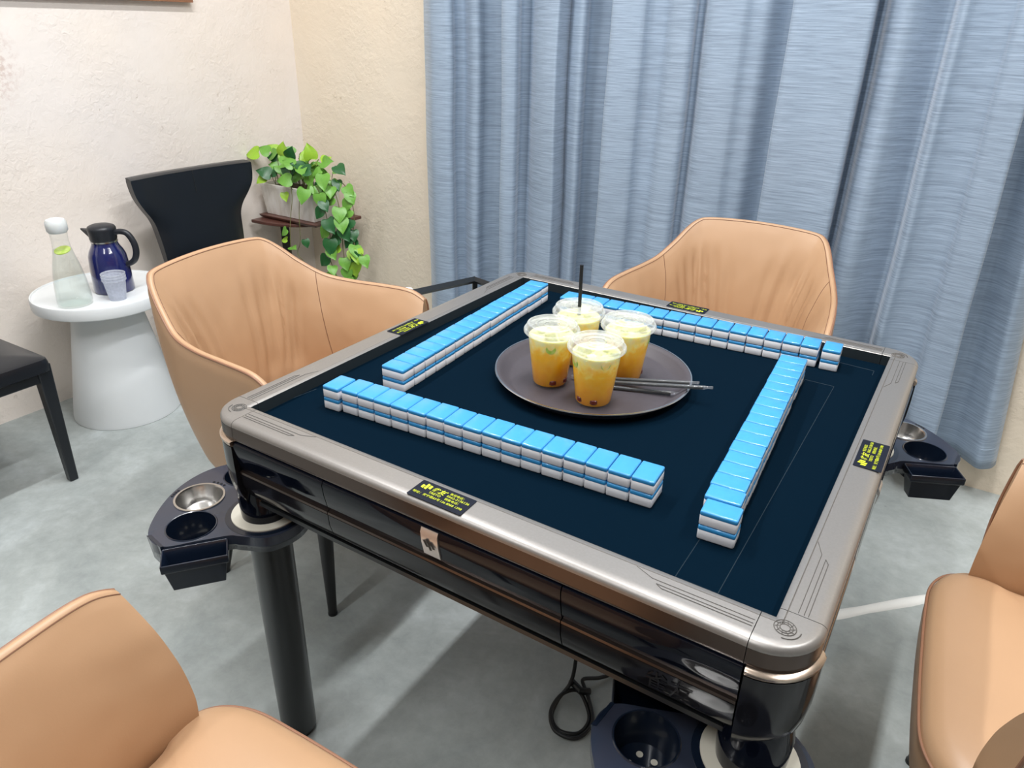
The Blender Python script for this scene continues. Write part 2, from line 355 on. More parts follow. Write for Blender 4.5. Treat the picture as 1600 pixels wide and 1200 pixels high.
def make_curtain():
    P = [Vector((x, 0, d)) for x, d in PXX]
    for _ in range(2):
        Q = [P[0]]
        for a, b in zip(P, P[1:]): Q += [a.lerp(b, .2), a.lerp(b, .8)]
        Q.append(P[-1]); P = Q
    zs = [.125 + (2.6 - .125) * i / 70 for i in range(71)]
    rows = []
    for z in zs:
        r = []
        for i, p in enumerate(P):
            amp = .175
            wob = .004 * math.sin(z * 5 + p.x * 9) + .006 * noise.noise(Vector((p.x * 7, z * 2.2, 3)))
            zz = z + (.006 * math.sin(p.x * 25) if z < .2 else 0)
            r.append((p.x + drift(p.x, z) + .004 * noise.noise(Vector((p.x * 5, z * 3, 0))), 1.205 + amp * p.z + wob, zz))
        rows.append(r)
    mb = MB().grid(rows)
    t = thing('curtain', 'grey-blue slubbed floor-length curtain with deep vertical folds on the back wall', 'curtain', (-.33, 1.3, 0))
    o = mb.build('drape', M['curtain'], t, smooth=80, recalc=False); o.location = (.33, -1.3, 0)
    sm = o.modifiers.new('solid', 'SOLIDIFY'); sm.thickness = .003
    hem = MB(); hp = []
    for p in P: hp.append((p.x + drift(p.x, .19), 1.2035 + .175 * p.z, .19))
    hem.tube(hp, .0015, 5); h = hem.build('hem', M['curtain'], t); h.location = (.33, -1.3, 0)
    rail = MB().box(-1.9, 1.2, 1.27, 1.33, 2.6, 2.64).build('curtain_rail', M['white_table'], t, smooth=0); rail.location = (.33, -1.3, 0)
make_curtain()

# ------------------------------------------------------------ mahjong table
TB = thing('mahjong_table', 'square automatic mahjong table with navy playing surface, bronze frame and black legs', 'table', (0, 0, 0))
F = .42
def quarter(d, r0, c=.405, n=10, cap=None):
    """outline of one corner at distance d with outer radius r0 (from the y=-d side to the x=+d side)"""
    r = max(.0005, r0); pts = [(c, -d)]
    if d - r > c: pts.append((d - r, -d))
    else: pts.append((max(c, d - r), -d))
    for i in range(1, n): 
        a = -PI / 2 + i / n * PI / 2; pts.append((d - r + r * math.cos(a), -d + r + r * math.sin(a)))
    pts.append((d, -(d - r))); pts.append((d, -c)); return pts
def ring_r(d): return max(.0005, .062 - (.4715 - d) * 1.3) if d > .43 else .0005
top_prof = [(.42, -.0235), (.42, -.001), (.4212, 0), (.4275, .0004), (.4282, -.0006), (.4290, .0004), (.455, 0), (.4635, -.0002), (.4665, -.0012), (.4695, -.0035), (.4710, -.0065), (.4712, -.0095), (.4712, -.0285), (.4712, -.031), (.4695, -.034)]
def rot90(p, k):
    x, y = p[0], p[1]
    for _ in range(k): x, y = -y, x
    return (x, y) + tuple(p[2:])
def add_side(prof, c0, c1, name, m, k, parent=TB, bevel=0):
    rows = [[rot90((x, -d, z + H), k) for x in (c0, (c0 + c1) / 2, c1)] for d, z in prof]
    mb = MB().grid(rows); n = len(prof)
    mb.f.append(tuple(i * 3 for i in range(n))); mb.m.append(0); mb.f.append(tuple(i * 3 + 2 for i in range(n))[::-1]); mb.m.append(0)
    return mb.build(name, m, parent)
def add_corner(prof, name, m, k, c=.405, rf=ring_r, parent=TB):
    rows = [[rot90((x, y, z + H), k) for x, y in quarter(d, rf(d), c)] for d, z in prof]
    mb = MB().grid(rows); n = len(rows[0])
    mb.f.append(tuple(i * n for i in range(len(rows)))); mb.m.append(0)
    mb.f.append(tuple(i * n + n - 1 for i in range(len(rows)))[::-1]); mb.m.append(0)
    return mb.build(name, m, parent)
MB().box(-.424, .424, -.424, .424, H - .06, H - .0215).build('playing_surface', M['felt'], TB, smooth=0)
body = MB()
body.box(-.44, .44, -.44, .44, H - .16, H - .0605); body.build('table_body', M['black'], TB, smooth=0)
g = .0009
for k in range(4):
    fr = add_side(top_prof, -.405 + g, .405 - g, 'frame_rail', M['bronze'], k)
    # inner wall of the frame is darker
    fr.data.materials.append(M['felt_edge']); fr.data.materials.append(M['bronze_dimmed'])
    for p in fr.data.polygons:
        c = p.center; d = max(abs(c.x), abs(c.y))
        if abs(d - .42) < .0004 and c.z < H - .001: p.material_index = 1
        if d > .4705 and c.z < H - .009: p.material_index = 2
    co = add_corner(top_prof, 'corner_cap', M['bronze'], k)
    co.data.materials.append(M['felt_edge']); co.data.materials.append(M['bronze_dimmed'])
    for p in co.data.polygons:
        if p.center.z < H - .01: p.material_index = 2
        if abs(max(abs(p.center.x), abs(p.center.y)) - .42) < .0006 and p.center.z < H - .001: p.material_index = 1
    # champagne lip and glossy corner shell below
    lip = [(.468, -.034), (.474, -.0345), (.4768, -.037), (.4768, -.041), (.4755, -.0435), (.468, -.044)]
    add_corner(lip, 'corner_lip', M['gold_lip'], k, .408, lambda d: .068)
    shell = [(.468, -.044), (.4755, -.045), (.4755, -.08), (.4745, -.11), (.471, -.135), (.463, -.156), (.458, -.162), (.42, -.163)]
    add_corner(shell, 'corner_shell', M['gloss_brown'], k, .408, lambda d: max(.012, .068 - (.4755 - d) * .9))
    # fascia: navy band, bronze trim, smoke panel in three lengths
    for a, b in ((-.405, -.2112), (-.2096, .1862), (.1878, .405)):
        add_side([(.462, -.034), (.4715, -.0375), (.4735, -.044), (.4715, -.062), (.4665, -.086), (.464, -.0915)], a, b, 'band_panel', M['gloss_navy'], k)
        add_side([(.464, -.0915), (.4685, -.0925), (.4688, -.0965), (.464, -.0975)], a, b, 'trim_strip', M['bronze_dimmed'], k)
        add_side([(.464, -.0975), (.4678, -.0985), (.4665, -.118), (.4605, -.138), (.449, -.155), (.44, -.158)], a, b, 'lower_panel', M['gloss_brown'], k)
    add_side([(.44, -.156), (.451, -.157), (.452, -.1635), (.448, -.168), (.43, -.168)], -.408, .408, 'bottom_strip', M['leg'], k)
    # silver plate with black emblem of slanted bars
    pl = add_side([(.47, -.0385), (.4728, -.0375), (.4755, -.044), (.4738, -.062), (.4688, -.084), (.466, -.085)], -.026, .002, 'emblem_plate', M['silver'], k)
    em = MB()
    for i, (cx, h0, h1) in enumerate(((-.0175, -.066, -.055), (-.0120, -.070, -.051), (-.0065, -.066, -.055))):
        for_y = lambda z: -(.4738 + (z + .062) * .05 + .0014)
        w = .0021; sk = .0028
        q = [rot90((cx - w + sk, for_y(h0), H + h0), k), rot90((cx + w + sk, for_y(h0), H + h0 + .001), k), rot90((cx + w - sk, for_y(h1), H + h1), k), rot90((cx - w - sk, for_y(h1), H + h1 - .001), k)]
        em.add(q, [(0, 1, 2, 3)])
    em.build('emblem', M['black'], pl, smooth=0, recalc=False)
    # engraved lines near both ends of each rail and medallion on the corner
    def ln(p, q, w=.0004):
        a = Vector(rot90((p[0], p[1], H + .0006), k)); b = Vector(rot90((q[0], q[1], H + .0006), k)); eng.tube([a, b], w, 4)
    for s in (-1, 1):
        eng = MB()
        ln((s * .402, -.4385), (s * .285, -.4385)); ln((s * .402, -.4445), (s * .292, -.4445)); ln((s * .402, -.449), (s * .30, -.449))
        ln((s * .285, -.4385), (s * .262, -.4295)); ln((s * .30, -.449), (s * .292, -.4445))
        eng.build('engraved_lines', M['groove'], fr, smooth=0)
    md = MB(); c = rot90((.432, -.432), k)
    for r in (.0052, .0082, .0115):
        md.tube([(c[0] + r * math.cos(a * PI / 12), c[1] + r * math.sin(a * PI / 12), H + .0006) for a in range(24)], .0005, 4, closed=True)
    for a in range(10):
        t = a * PI / 5; md.tube([(c[0] + .006 * math.cos(t), c[1] + .006 * math.sin(t), H + .0006), (c[0] + .0105 * math.cos(t + .25), c[1] + .0105 * math.sin(t + .25), H + .0006)], .0004, 4)
    for r in (.0165,):
        md.tube([rot90((.432 + r * math.cos(a), -.432 + r * math.sin(a), H + .0005), k) for a in [(-PI / 2 + i * PI / 2 / 8) for i in range(9)]], .0006, 4)
    md.build('medallion', M['groove'], co, smooth=0)
    # thin seams in the felt round the tile slots
    if k != 1: continue
    sl = MB()
    def fl(p, q): 
        a = (p[0], p[1], H - .0214); b = (q[0], q[1], H - .0214); sl.tube([a, b], .0005, 4)
    fl((.2985, -.396), (.2985, .262)); fl((.3505, -.396), (.3505, .262)); fl((.2985, .262), (.3505, .262)); fl((.2985, -.396), (.3505, -.396))
    sl.build('slot_seam', M['felt_seam'], TB, smooth=0)
sl = MB()
for a, b in (((.33, .384), (.401, .380)), ((.401, .380), (.4015, .357)), ((-.4215, -.339), (-.4135, -.285))):
    sl.tube([(a[0], a[1], H - .0214), (b[0], b[1], H - .0214)], .0005, 4)
sl.build('slot_seam', M['felt_seam'], TB, smooth=0)

# stickers with lettering
def text_obj(body, size, x, y, z, shear=0, offset=0, sx=1):
    cu = bpy.data.curves.new('t', 'FONT'); cu.body = body; cu.size = size; cu.shear = shear; cu.offset = offset; cu.extrude = .0001; cu.resolution_u = 3
    o = bpy.data.objects.new('t', cu); COL.objects.link(o)
    bpy.context.view_layer.update()
    me = bpy.data.meshes.new_from_object(o.evaluated_get(bpy.context.evaluated_depsgraph_get()))
    vs = [(x + v.co.x * sx, y + v.co.y, z + v.co.z) for v in me.vertices]; fs = [tuple(p.vertices) for p in me.polygons]
    bpy.data.objects.remove(o); bpy.data.curves.remove(cu); bpy.data.meshes.remove(me)
    return vs, fs
def sticker_meshes():
    w, h = .0445, .0192
    st = MB(); pts = []
    for cx, cy, a0 in ((w - .002, -h + .002, -90), (w - .002, h - .002, 0), (-w + .002, h - .002, 90), (-w + .002, -h + .002, 180)):
        for i in range(4):
            a = math.radians(a0 + i * 30); pts.append((cx + .002 * math.cos(a), cy + .002 * math.sin(a)))
    n = len(pts); st.add([(x, y, 0) for x, y in pts] + [(x, y, .0004) for x, y in pts], [tuple(range(n))[::-1], tuple(range(n, 2 * n))] + [(i, (i + 1) % n, n + (i + 1) % n, n + i) for i in range(n)])
    tx = MB(); z = .0006
    for i, (x, y0, y1) in enumerate(((-.036, .0035, .0105), (-.0305, .0028, .0150), (-.025, .0058, .0135))):
        tx.add([(x - .0021, y0, z), (x + .0021, y0 - .0012, z), (x + .0021, y1 - .0012, z), (x - .0021, y1, z)], [(0, 1, 2, 3)])
    for args in (('雀友', .0112, -.0215, .0040, z, .25, .0001), ('®', .0034, .0008, .0105, z), ('TREYO', .0062, -.0205, -.0028, z, 0, .0), ('售后电话：', .0052, .0060, .0100, z, 0, .0),
                 ('0662-3136136', .0062, .0050, .0035, z, 0, .0), ('销售电话：', .0052, .0060, -.0032, z, 0, .0), ('136 8068 1398', .0058, .0040, -.0106, z, 0, .0),
                 ('地址：', .0056, -.0415, -.0104, z, 0, .0), ('安宁路83号', .0056, -.0245, -.0104, z, 0, .0)):
        tx.add(*text_obj(*args))
    return st.mesh('sticker', M['sticker'], 0), tx.mesh('lettering', M['yellow'], 0, recalc=False)
stm, txm = sticker_meshes()
for k, (a, b) in enumerate((((-.0105, -.4475), 0), ((-.4510 * -1, -.0035), PI / 2), ((-.003, .4475), PI), ((-.4370, -.004), -PI / 2))):
    s = link('sticker', stm, TB); s.location = (a[0], a[1], H + .0008); s.rotation_euler = (0, 0, b)
    link('lettering', txm, s); 
# embossed wording on the right part of the near fascia
vs, fs = text_obj('雀友', .03, .30, 0, 0)
emb = MB(); emb.add([(x, -(.4681 + z), H - .128 + y) for x, y, z in vs], fs)
emb.build('embossed_emblem', M['gloss_brown'], TB, 0, recalc=False)

# legs
LX = .43
def leg(x, y):
    mb = MB().lathe([(.0, .012), (.034, .012), (.0345, .02), (.0365, .52)], 40); mb.build('leg', M['leg'], TB, loc=(x, y, 0))
    mb = MB().lathe([(0, 0), (.029, 0), (.031, .012), (0, .012)], 32); f = mb.build('leg_foot', M['black'], TB, loc=(x, y, 0))
    mb = MB().lathe([(.036, .515), (.0385, .52), (.0415, .555), (.0425, .590), (.036, .620), (.03, .620)], 40); mb.build('leg_sleeve', M['gloss_navy'], TB, loc=(x, y, 0))
LEGS = ((-.42, -.42), (.427, -.424), (.414, .430), (-.42, .42))
for lx, ly in LEGS: leg(lx, ly)

# cup-holder trays clamped on the legs
def tri_plate(outer, holes, z0, z1, name, m, parent):
    bm = bmesh.new()
    def loop(pts):
        vs = [bm.verts.new((p[0], p[1], z1)) for p in pts]
        return [bm.edges.new((vs[i], vs[(i + 1) % len(vs)])) for i in range(len(vs))]
    es = loop(outer)
    for h in holes: es += loop(h)
    bmesh.ops.triangle_fill(bm, edges=es, use_beauty=True, use_dissolve=False)
    r = bmesh.ops.extrude_face_region(bm, geom=bm.faces[:])
    for v in [g for g in r['geom'] if isinstance(g, bmesh.types.BMVert)]: v.co.z = z0
    bmesh.ops.recalc_face_normals(bm, faces=bm.faces)
    me = bpy.data.meshes.new(name); bm.to_mesh(me); bm.free(); me.materials.append(m)
    for p in me.polygons: p.use_smooth = True
    me.set_sharp_from_angle(angle=math.radians(35))
    return link(name, me, parent)
def circ(c, r, n=32): return [(c[0] + r * math.cos(2 * PI * i / n), c[1] + r * math.sin(2 * PI * i / n)) for i in range(n)]
def make_holder():
    root_me = None
    out = catmull([(.072, .01), (.06, -.045), (.018, -.070), (.0, -.080), (-.030, -.118), (-.064, -.158), (-.108, -.154), (-.150, -.112), (-.184, -.054), (-.196, .004), (-.186, .052), (-.150, .100), (-.100, .125), (-.052, .110), (-.01, .072), (.045, .06)], 6, True)
    out = [(p.x, p.y) for p in out]
    S1, R1 = (-.131, -.038), .041; S2, R2 = (-.072, -.098), .0405; S3, R3 = (-.125, .055), .036
    plate = tri_plate(out, [circ(S1, R1), circ(S2, R2), circ(S3, R3), circ((0, 0), .0385)], -.018, 0, 'cup_holder', M['tray_top'], TB)
    skirt = MB().grid([[(x, y, -.001) for x, y in out], [(x * .985, y * .985, -.03) for x, y in out]], close_v=True)
    s = skirt.build('skirt', M['tray_plastic'], plate); so = s.modifiers.new('s', 'SOLIDIFY'); so.thickness = .0025
    for c, r, dz in ((S2, R2, .052), (S3, R3, .045)):
        w = MB().lathe([(r + .0018, .0), (r + .0005, .0016), (r - .001, .001), (r - .001, -.002), (r * .86, -dz), (0, -dz), (0, -dz - .003), (r * .86 + .003, -dz - .003), (r + .0015, -.003)], 40, (c[0], c[1], 0))
        w.build('cup_well', M['tray_plastic'], plate)
        dd = MB()
        for i in range(5):
            a = i * 1.256 + .4; dd.lathe([(0, .0006), (.0045, .0006), (.0045, 0)], 14, (c[0] + .017 * math.cos(a), c[1] + .017 * math.sin(a), -dz + .0005))
        dd.build('drain_holes', M['ivory'] if c == S2 else M['black'], plate)
    st = MB().lathe([(R1 + .003, .0005), (R1 + .0025, .0022), (R1 - .001, .0022), (R1 - .003, -.001), (R1 - .006, -.02), (R1 - .012, -.027), (0, -.028)], 48, (S1[0], S1[1], 0))
    st.build('steel_ashtray', M['steel'], plate)
    for q in (3.3, 3.42, 3.54, 3.66, 1.5, 1.66, 1.82, 1.98): 
        dn = MB(); dn.box(S1[0] + .050 * math.cos(q) - .0017, S1[0] + .050 * math.cos(q) + .0017, S1[1] + .050 * math.sin(q) - .0017, S1[1] + .050 * math.sin(q) + .0017, -.001, .0012)
        dn.build('vent_slot', M['black'], plate, smooth=0)
    # ivory collar and black clamp ring
    tri_plate(circ((0, 0), .058, 40), [circ((0, 0), .0385)], .0005, .003, 'collar', M['ivory'], plate)
    MB().lathe([(.0385, -.002), (.0385, -.03), (.066, -.03), (.0705, -.024), (.0705, -.004), (.068, .0005), (.058, .0008)], 44).build('clamp_ring', M['tray_plastic'], plate)
    # open bin on the end
    a = Vector((-.058, -.160)); b = Vector((.002, -.083)); n = Vector(((b - a).y, -(b - a).x)).normalized()
    u = (b - a).normalized(); Lb = (b - a).length
    def P(s, t, z): q = a + u * s + n * t; return (q.x, q.y, z)
    def rect(i, z): return [P(-.004 + i, -.003 + i, z), P(Lb - i, -.003 + i, z), P(Lb - i, .044 - i, z), P(-.004 + i, .044 - i, z)]
    bn = MB(); rows = [rect(.011, -.062), rect(.004, -.020), rect(.001, -.019), rect(0, -.0165), rect(0, -.004), rect(.0018, -.003), rect(.003, -.005), rect(.0055, -.02), rect(.0125, -.0595)]
    bn.grid(rows, close_v=True, flip=False); o0 = len(bn.v)
    bn.f.append((0, 1, 2, 3)); bn.m.append(0); bn.f.append((o0 - 4, o0 - 3, o0 - 2, o0 - 1)); bn.m.append(0)
    bo = bn.build('side_bin', M['tray_plastic'], plate, smooth=30, bevel=.0022)
    # small wall beside the bin
    tp = MB().hexa([(-.106, -.153, -.045), (-.064, -.160, -.045), (-.062, -.156, -.045), (-.103, -.148, -.045)], [(-.109, -.156, .001), (-.064, -.162, .001), (-.062, -.157, .001), (-.105, -.150, .001)])
    tp.build('end_lip', M['tray_plastic'], plate, smooth=0)
    return plate
hd = make_holder(); hd.location = (-.42, -.42, H - .207)
# the holders on the other two visible legs are mirror images, turned to their corners
def mirror_tree(o, parent, ang, loc):
    c = o.copy(); c.data = o.data.copy(); COL.objects.link(c)
    c.parent = parent
    me = c.data
    R = Matrix.Rotation(ang, 4, 'Z') @ Matrix.Scale(-1, 4, Vector((1, 0, 0)))
    me.transform(R); me.flip_normals()
    c.location = loc
    for ch in [x for x in bpy.data.objects if x.parent == o]: mirror_tree(ch, c, ang, (0, 0, 0))
    return c
mirror_tree(hd, TB, math.radians(258 - 180), (.414, .430, H - .21))
mirror_tree(hd, TB, math.radians(75 - 180), (.427, -.424, H - .215))

# ------------------------------------------------------------ mahjong tiles
def tile_part(w, d, h, z0, z1, r=.0028, top_round=True, bot_round=True):
    """rounded block between z0 and z1"""
    n = 3; rows = []
    def ring(ins, z):
        pts = []
        for cx, cy, a0 in ((w / 2, -d / 2, -90), (w / 2, d / 2, 0), (-w / 2, d / 2, 90), (-w / 2, -d / 2, 180)):
            sx = math.copysign(1, cx); sy = math.copysign(1, cy); rr = r - ins * .3
            for i in range(n + 1):
                a = math.radians(a0 + 90 * i / n)
                pts.append((cx - sx * r + (r - ins) * math.cos(a), cy - sy * r + (r - ins) * math.sin(a), z))
        return pts
    rr = .0022
    if bot_round: rows += [ring(rr, z0), ring(rr * .3, z0 + rr * .3), ring(0, z0 + rr)]
    else: rows += [ring(.0003, z0), ring(0, z0 + .0004)]
    if top_round: rows += [ring(0, z1 - rr), ring(rr * .3, z1 - rr * .3), ring(rr, z1)]
    else: rows += [ring(0, z1 - .0004), ring(.0003, z1)]
    mb = MB().grid(rows, close_v=True, flip=True); m = len(rows[0]); o = len(rows) - 1
    mb.f.append(tuple(range(m))[::-1]); mb.m.append(0); mb.f.append(tuple(range(o * m, o * m + m))); mb.m.append(0)
    return mb
TW, TD, TH = .0326, .0475, .0214
face_me = tile_part(TW, TD, TH, 0, .0148, top_round=False).mesh('tile_face', M['tile_white'], 50)
back_me = tile_part(TW, TD, TH, .0148, TH, bot_round=False).mesh('tile_back', M['tile_blue'], 50)
ordn = ['first', 'second', 'third', 'fourth', 'fifth', 'sixth', 'seventh', 'eighth', 'ninth', 'tenth', 'eleventh', 'twelfth', 'thirteenth', 'fourteenth', 'fifteenth', 'sixteenth', 'seventeenth']
def row(x0, y0, x1, y1, rowname, frm, off, grp, gaps=None):
    """stack centres from (x0,y0) to (x1,y1)"""
    a = Vector((x0, y0)); b = Vector((x1, y1)); d = (b - a); ang = math.atan2(d.y, d.x); n = Vector((-math.sin(ang), math.cos(ang)))
    for i in range(17):
        p = a.lerp(b, i / 16) + n * (off.get(i, 0) + random.uniform(-.0006, .0006)) + d.normalized() * ((gaps or {}).get(i, 0))
        for lv in (0, 1):
            t = thing('mahjong_tile', '%s blue-backed mahjong tile of the %s stack from the %s, %s row' % (('lower', 'upper')[lv], ordn[i], frm, rowname), 'mahjong tile',
                      (p.x + random.uniform(-.0003, .0003), p.y + random.uniform(-.0004, .0004), H - .0213 + lv * (TH + .0001)), ang + random.uniform(-.006, .006), grp)
            link('tile_face', face_me, t); link('tile_back', back_me, t)
# the measured outer edges of the four rows, converted to stack centres
row(-.3335, -.2985, .2030, -.2635, 'near', 'left', {0: -.004}, 'near row of mahjong tiles', {0: -.0025})
row(-.3015, -.1935, -.3345, .3375, 'left', 'near end', {}, 'left row of mahjong tiles', {16: .002})
row(.3095, -.2905, .2745, .2405, 'right', 'near end', {0: -.006, 1: -.001}, 'right row of mahjong tiles', {0: -.0035})
row(-.2300, .3140, .3180, .3530, 'far', 'left', {16: -.0025}, 'far row of mahjong tiles', {16: .005})

# ------------------------------------------------------------ serving tray, drinks and straws
TZ = H - .0213
tc = (-.031, .033)
T = thing('serving_tray', 'round dark grey non-slip serving tray with a metal edge in the table centre', 'tray', (tc[0], tc[1], TZ))
MB().lathe([(0, .0005), (.150, .0005), (.158, .002), (.170, .013), (.1755, .0185), (.1775, .0195), (.1775, .0215), (.174, .0212), (.168, .0165), (.155, .0048), (.149, .0035), (0, .0035)], 96).build('tray_dish', M['tray_dark'], T)
MB().lathe([(.1768, .0192), (.1792, .0195), (.1798, .0207), (.1790, .0221), (.1768, .0220)], 96).build('tray_edge', M['chrome'], T)

def make_drink():
    t = thing('iced_drink', 'x', 'drink')
    h = .109
    MB().lathe([(0, .0022), (.0275, .0022), (.029, 0), (.0305, .0008), (.0315, .004), (.0425, .098), (.0438, .101), (.0445, .101)], 48).build('cup', M['cup'], t)
    MB().lathe([(0, .003), (.029, .003), (.0306, .006), (.0412, .0915), (.0400, .0935), (0, .0945)], 48).build('drink', M['liquid'], t)
    # lid: rim roll, raised shoulder, flat deck with ribs and centre well
    ld = MB().lathe([(.0445, .0985), (.0482, .0975), (.0498, .0995), (.0498, .1035), (.0485, .1055), (.0462, .1055), (.0452, .1065), (.0448, .1125), (.0435, .1145), (.0405, .1148), (.0385, .1118), (.030, .1112), (.0285, .1128), (.0265, .1128), (.0250, .1110), (.0165, .1108), (.0155, .1125), (.0138, .1125), (.0128, .1108), (.004, .1106), (0, .1106)], 56)
    ld.build('lid', M['lid'], t)
    rnd = random.Random(5)
    ic = MB()
    for i in range(11):
        a = rnd.uniform(0, 6.28); r = rnd.uniform(.008, .029); z = rnd.uniform(.087, .096); s = rnd.uniform(.006, .0095)
        R = Matrix.Rotation(rnd.uniform(0, 3), 3, Vector((rnd.random(), rnd.random(), 1)).normalized()); c = Vector((r * math.cos(a), r * math.sin(a), z))
        vs = []
        for k in range(8):
            v = Vector(((k & 1) * 2 - 1, ((k >> 1) & 1) * 2 - 1, ((k >> 2) & 1) * 2 - 1)) * s * rnd.uniform(.8, 1.1); vs.append(c + R @ v)
        ic.add(vs, [(0, 1, 3, 2), (4, 6, 7, 5), (0, 4, 5, 1), (2, 3, 7, 6), (0, 2, 6, 4), (1, 5, 7, 3)])
    ic.build('ice', M['ice'], t, bevel=.002)
    for a, z, tilt in ((3.9, .080, .3), (1.1, .074, -.4), (5.4, .084, .5)):
        r = .0362; c = Vector((r * math.cos(a), r * math.sin(a), z))
        m4 = Matrix.Translation(c) @ Matrix.Rotation(a, 4, 'Z') @ Matrix.Rotation(PI / 2 + .1 * tilt, 4, 'Y') @ Matrix.Rotation(tilt, 4, 'Z')
        lm = MB(); n = 14
        prof = [(0, .0018), (.0085, .0018), (.0092, .001), (.0092, -.001), (0, -.001)]
        lm.lathe(prof, n)
        lm.v = [tuple(m4 @ Vector((v[0], v[1], v[2] * 1 + .0015))) for v in lm.v]
        lm.build('lime_slice', M['lime'], t)
    for k in range(3):
        a = (4.1, 5.0, 1.3)[k]; dt = MB(); r = .0252; c = (r * math.cos(a), r * math.sin(a), .0125)
        rows = []
        for i in range(1, 8):
            f = PI * i / 8; rows.append((.0088 * math.sin(f) * (1 + .1 * math.sin(3 * i)), -.0075 * math.cos(f)))
        dt.lathe(rows, 12, c, caps=True); dt.build('red_date', M['date'], t)
    return t
cups = [((.0129, -.0505), 0.2, 'iced orange drink in the lidded clear cup nearest the camera on the tray'),
        ((-.086, -.0283), 1.3, 'iced orange drink in a lidded clear cup, leftmost on the tray'),
        ((.015, .0715), 2.6, 'iced orange drink in a lidded clear cup at the right rear of the tray'),
        ((-.0899, .08), 4.0, 'iced orange drink in a lidded clear cup with a black straw standing in it')]
d0 = make_drink()
for i, ((x, y), rz, lab) in enumerate(cups):
    o = d0 if i == 0 else dup_tree(d0)
    o.location = (x, y, TZ + .0036); o.rotation_euler = (0, 0, rz); o['label'] = lab; o['group'] = 'iced drinks on the serving tray'
# straws
def straw_tip(p0, p1, r=.0033):
    return [p0, p1]
st = MB().tube([(-.0895, .081, TZ + .06), (-.0935, .086, H + .172)], .0034, 14)
s = st.build('drinking_straw', M['black']); tag(s, 'black drinking straw standing upright through the lid of the rear cup', 'straw')
def packed(name, a, b, lab):
    a = Vector(a); b = Vector(b); d = (b - a).normalized()
    t = thing('wrapped_straw', lab, 'straw', (0, 0, 0), 0, 'film-wrapped black straws lying on the tray')
    t.location = a
    MB().tube([a + d * .004 - a, b - d * .016 - a], .0032, 14).build('straw', M['black'], t)
    nrm = Vector((-d.y, d.x, 0))
    pts = [Vector((0, 0, 0)), b - d * .016 - a, b - d * .008 - a + Vector((0, 0, .001)), b - a + nrm * .002]
    MB().tube(pts, [.0037, .0037, .0022, .0028], 12).build('film_sleeve', M['sleeve'], t)
zt = TZ
packed('a', (-.0586, .004, zt + .0085), (.1563, .0735, zt + .0275), 'film-wrapped black straw farther back on the tray, its tip just over the rim')
packed('b', (-.03, .0, zt + .0100), (.1848, .0605, zt + .0315), 'film-wrapped black straw lying on the tray and reaching farthest over its rim')
packed('c', (-.012, -.0035, zt + .0075), (.1314, .0522, zt + .0078), 'film-wrapped black straw lying flat on the tray inside the rim')

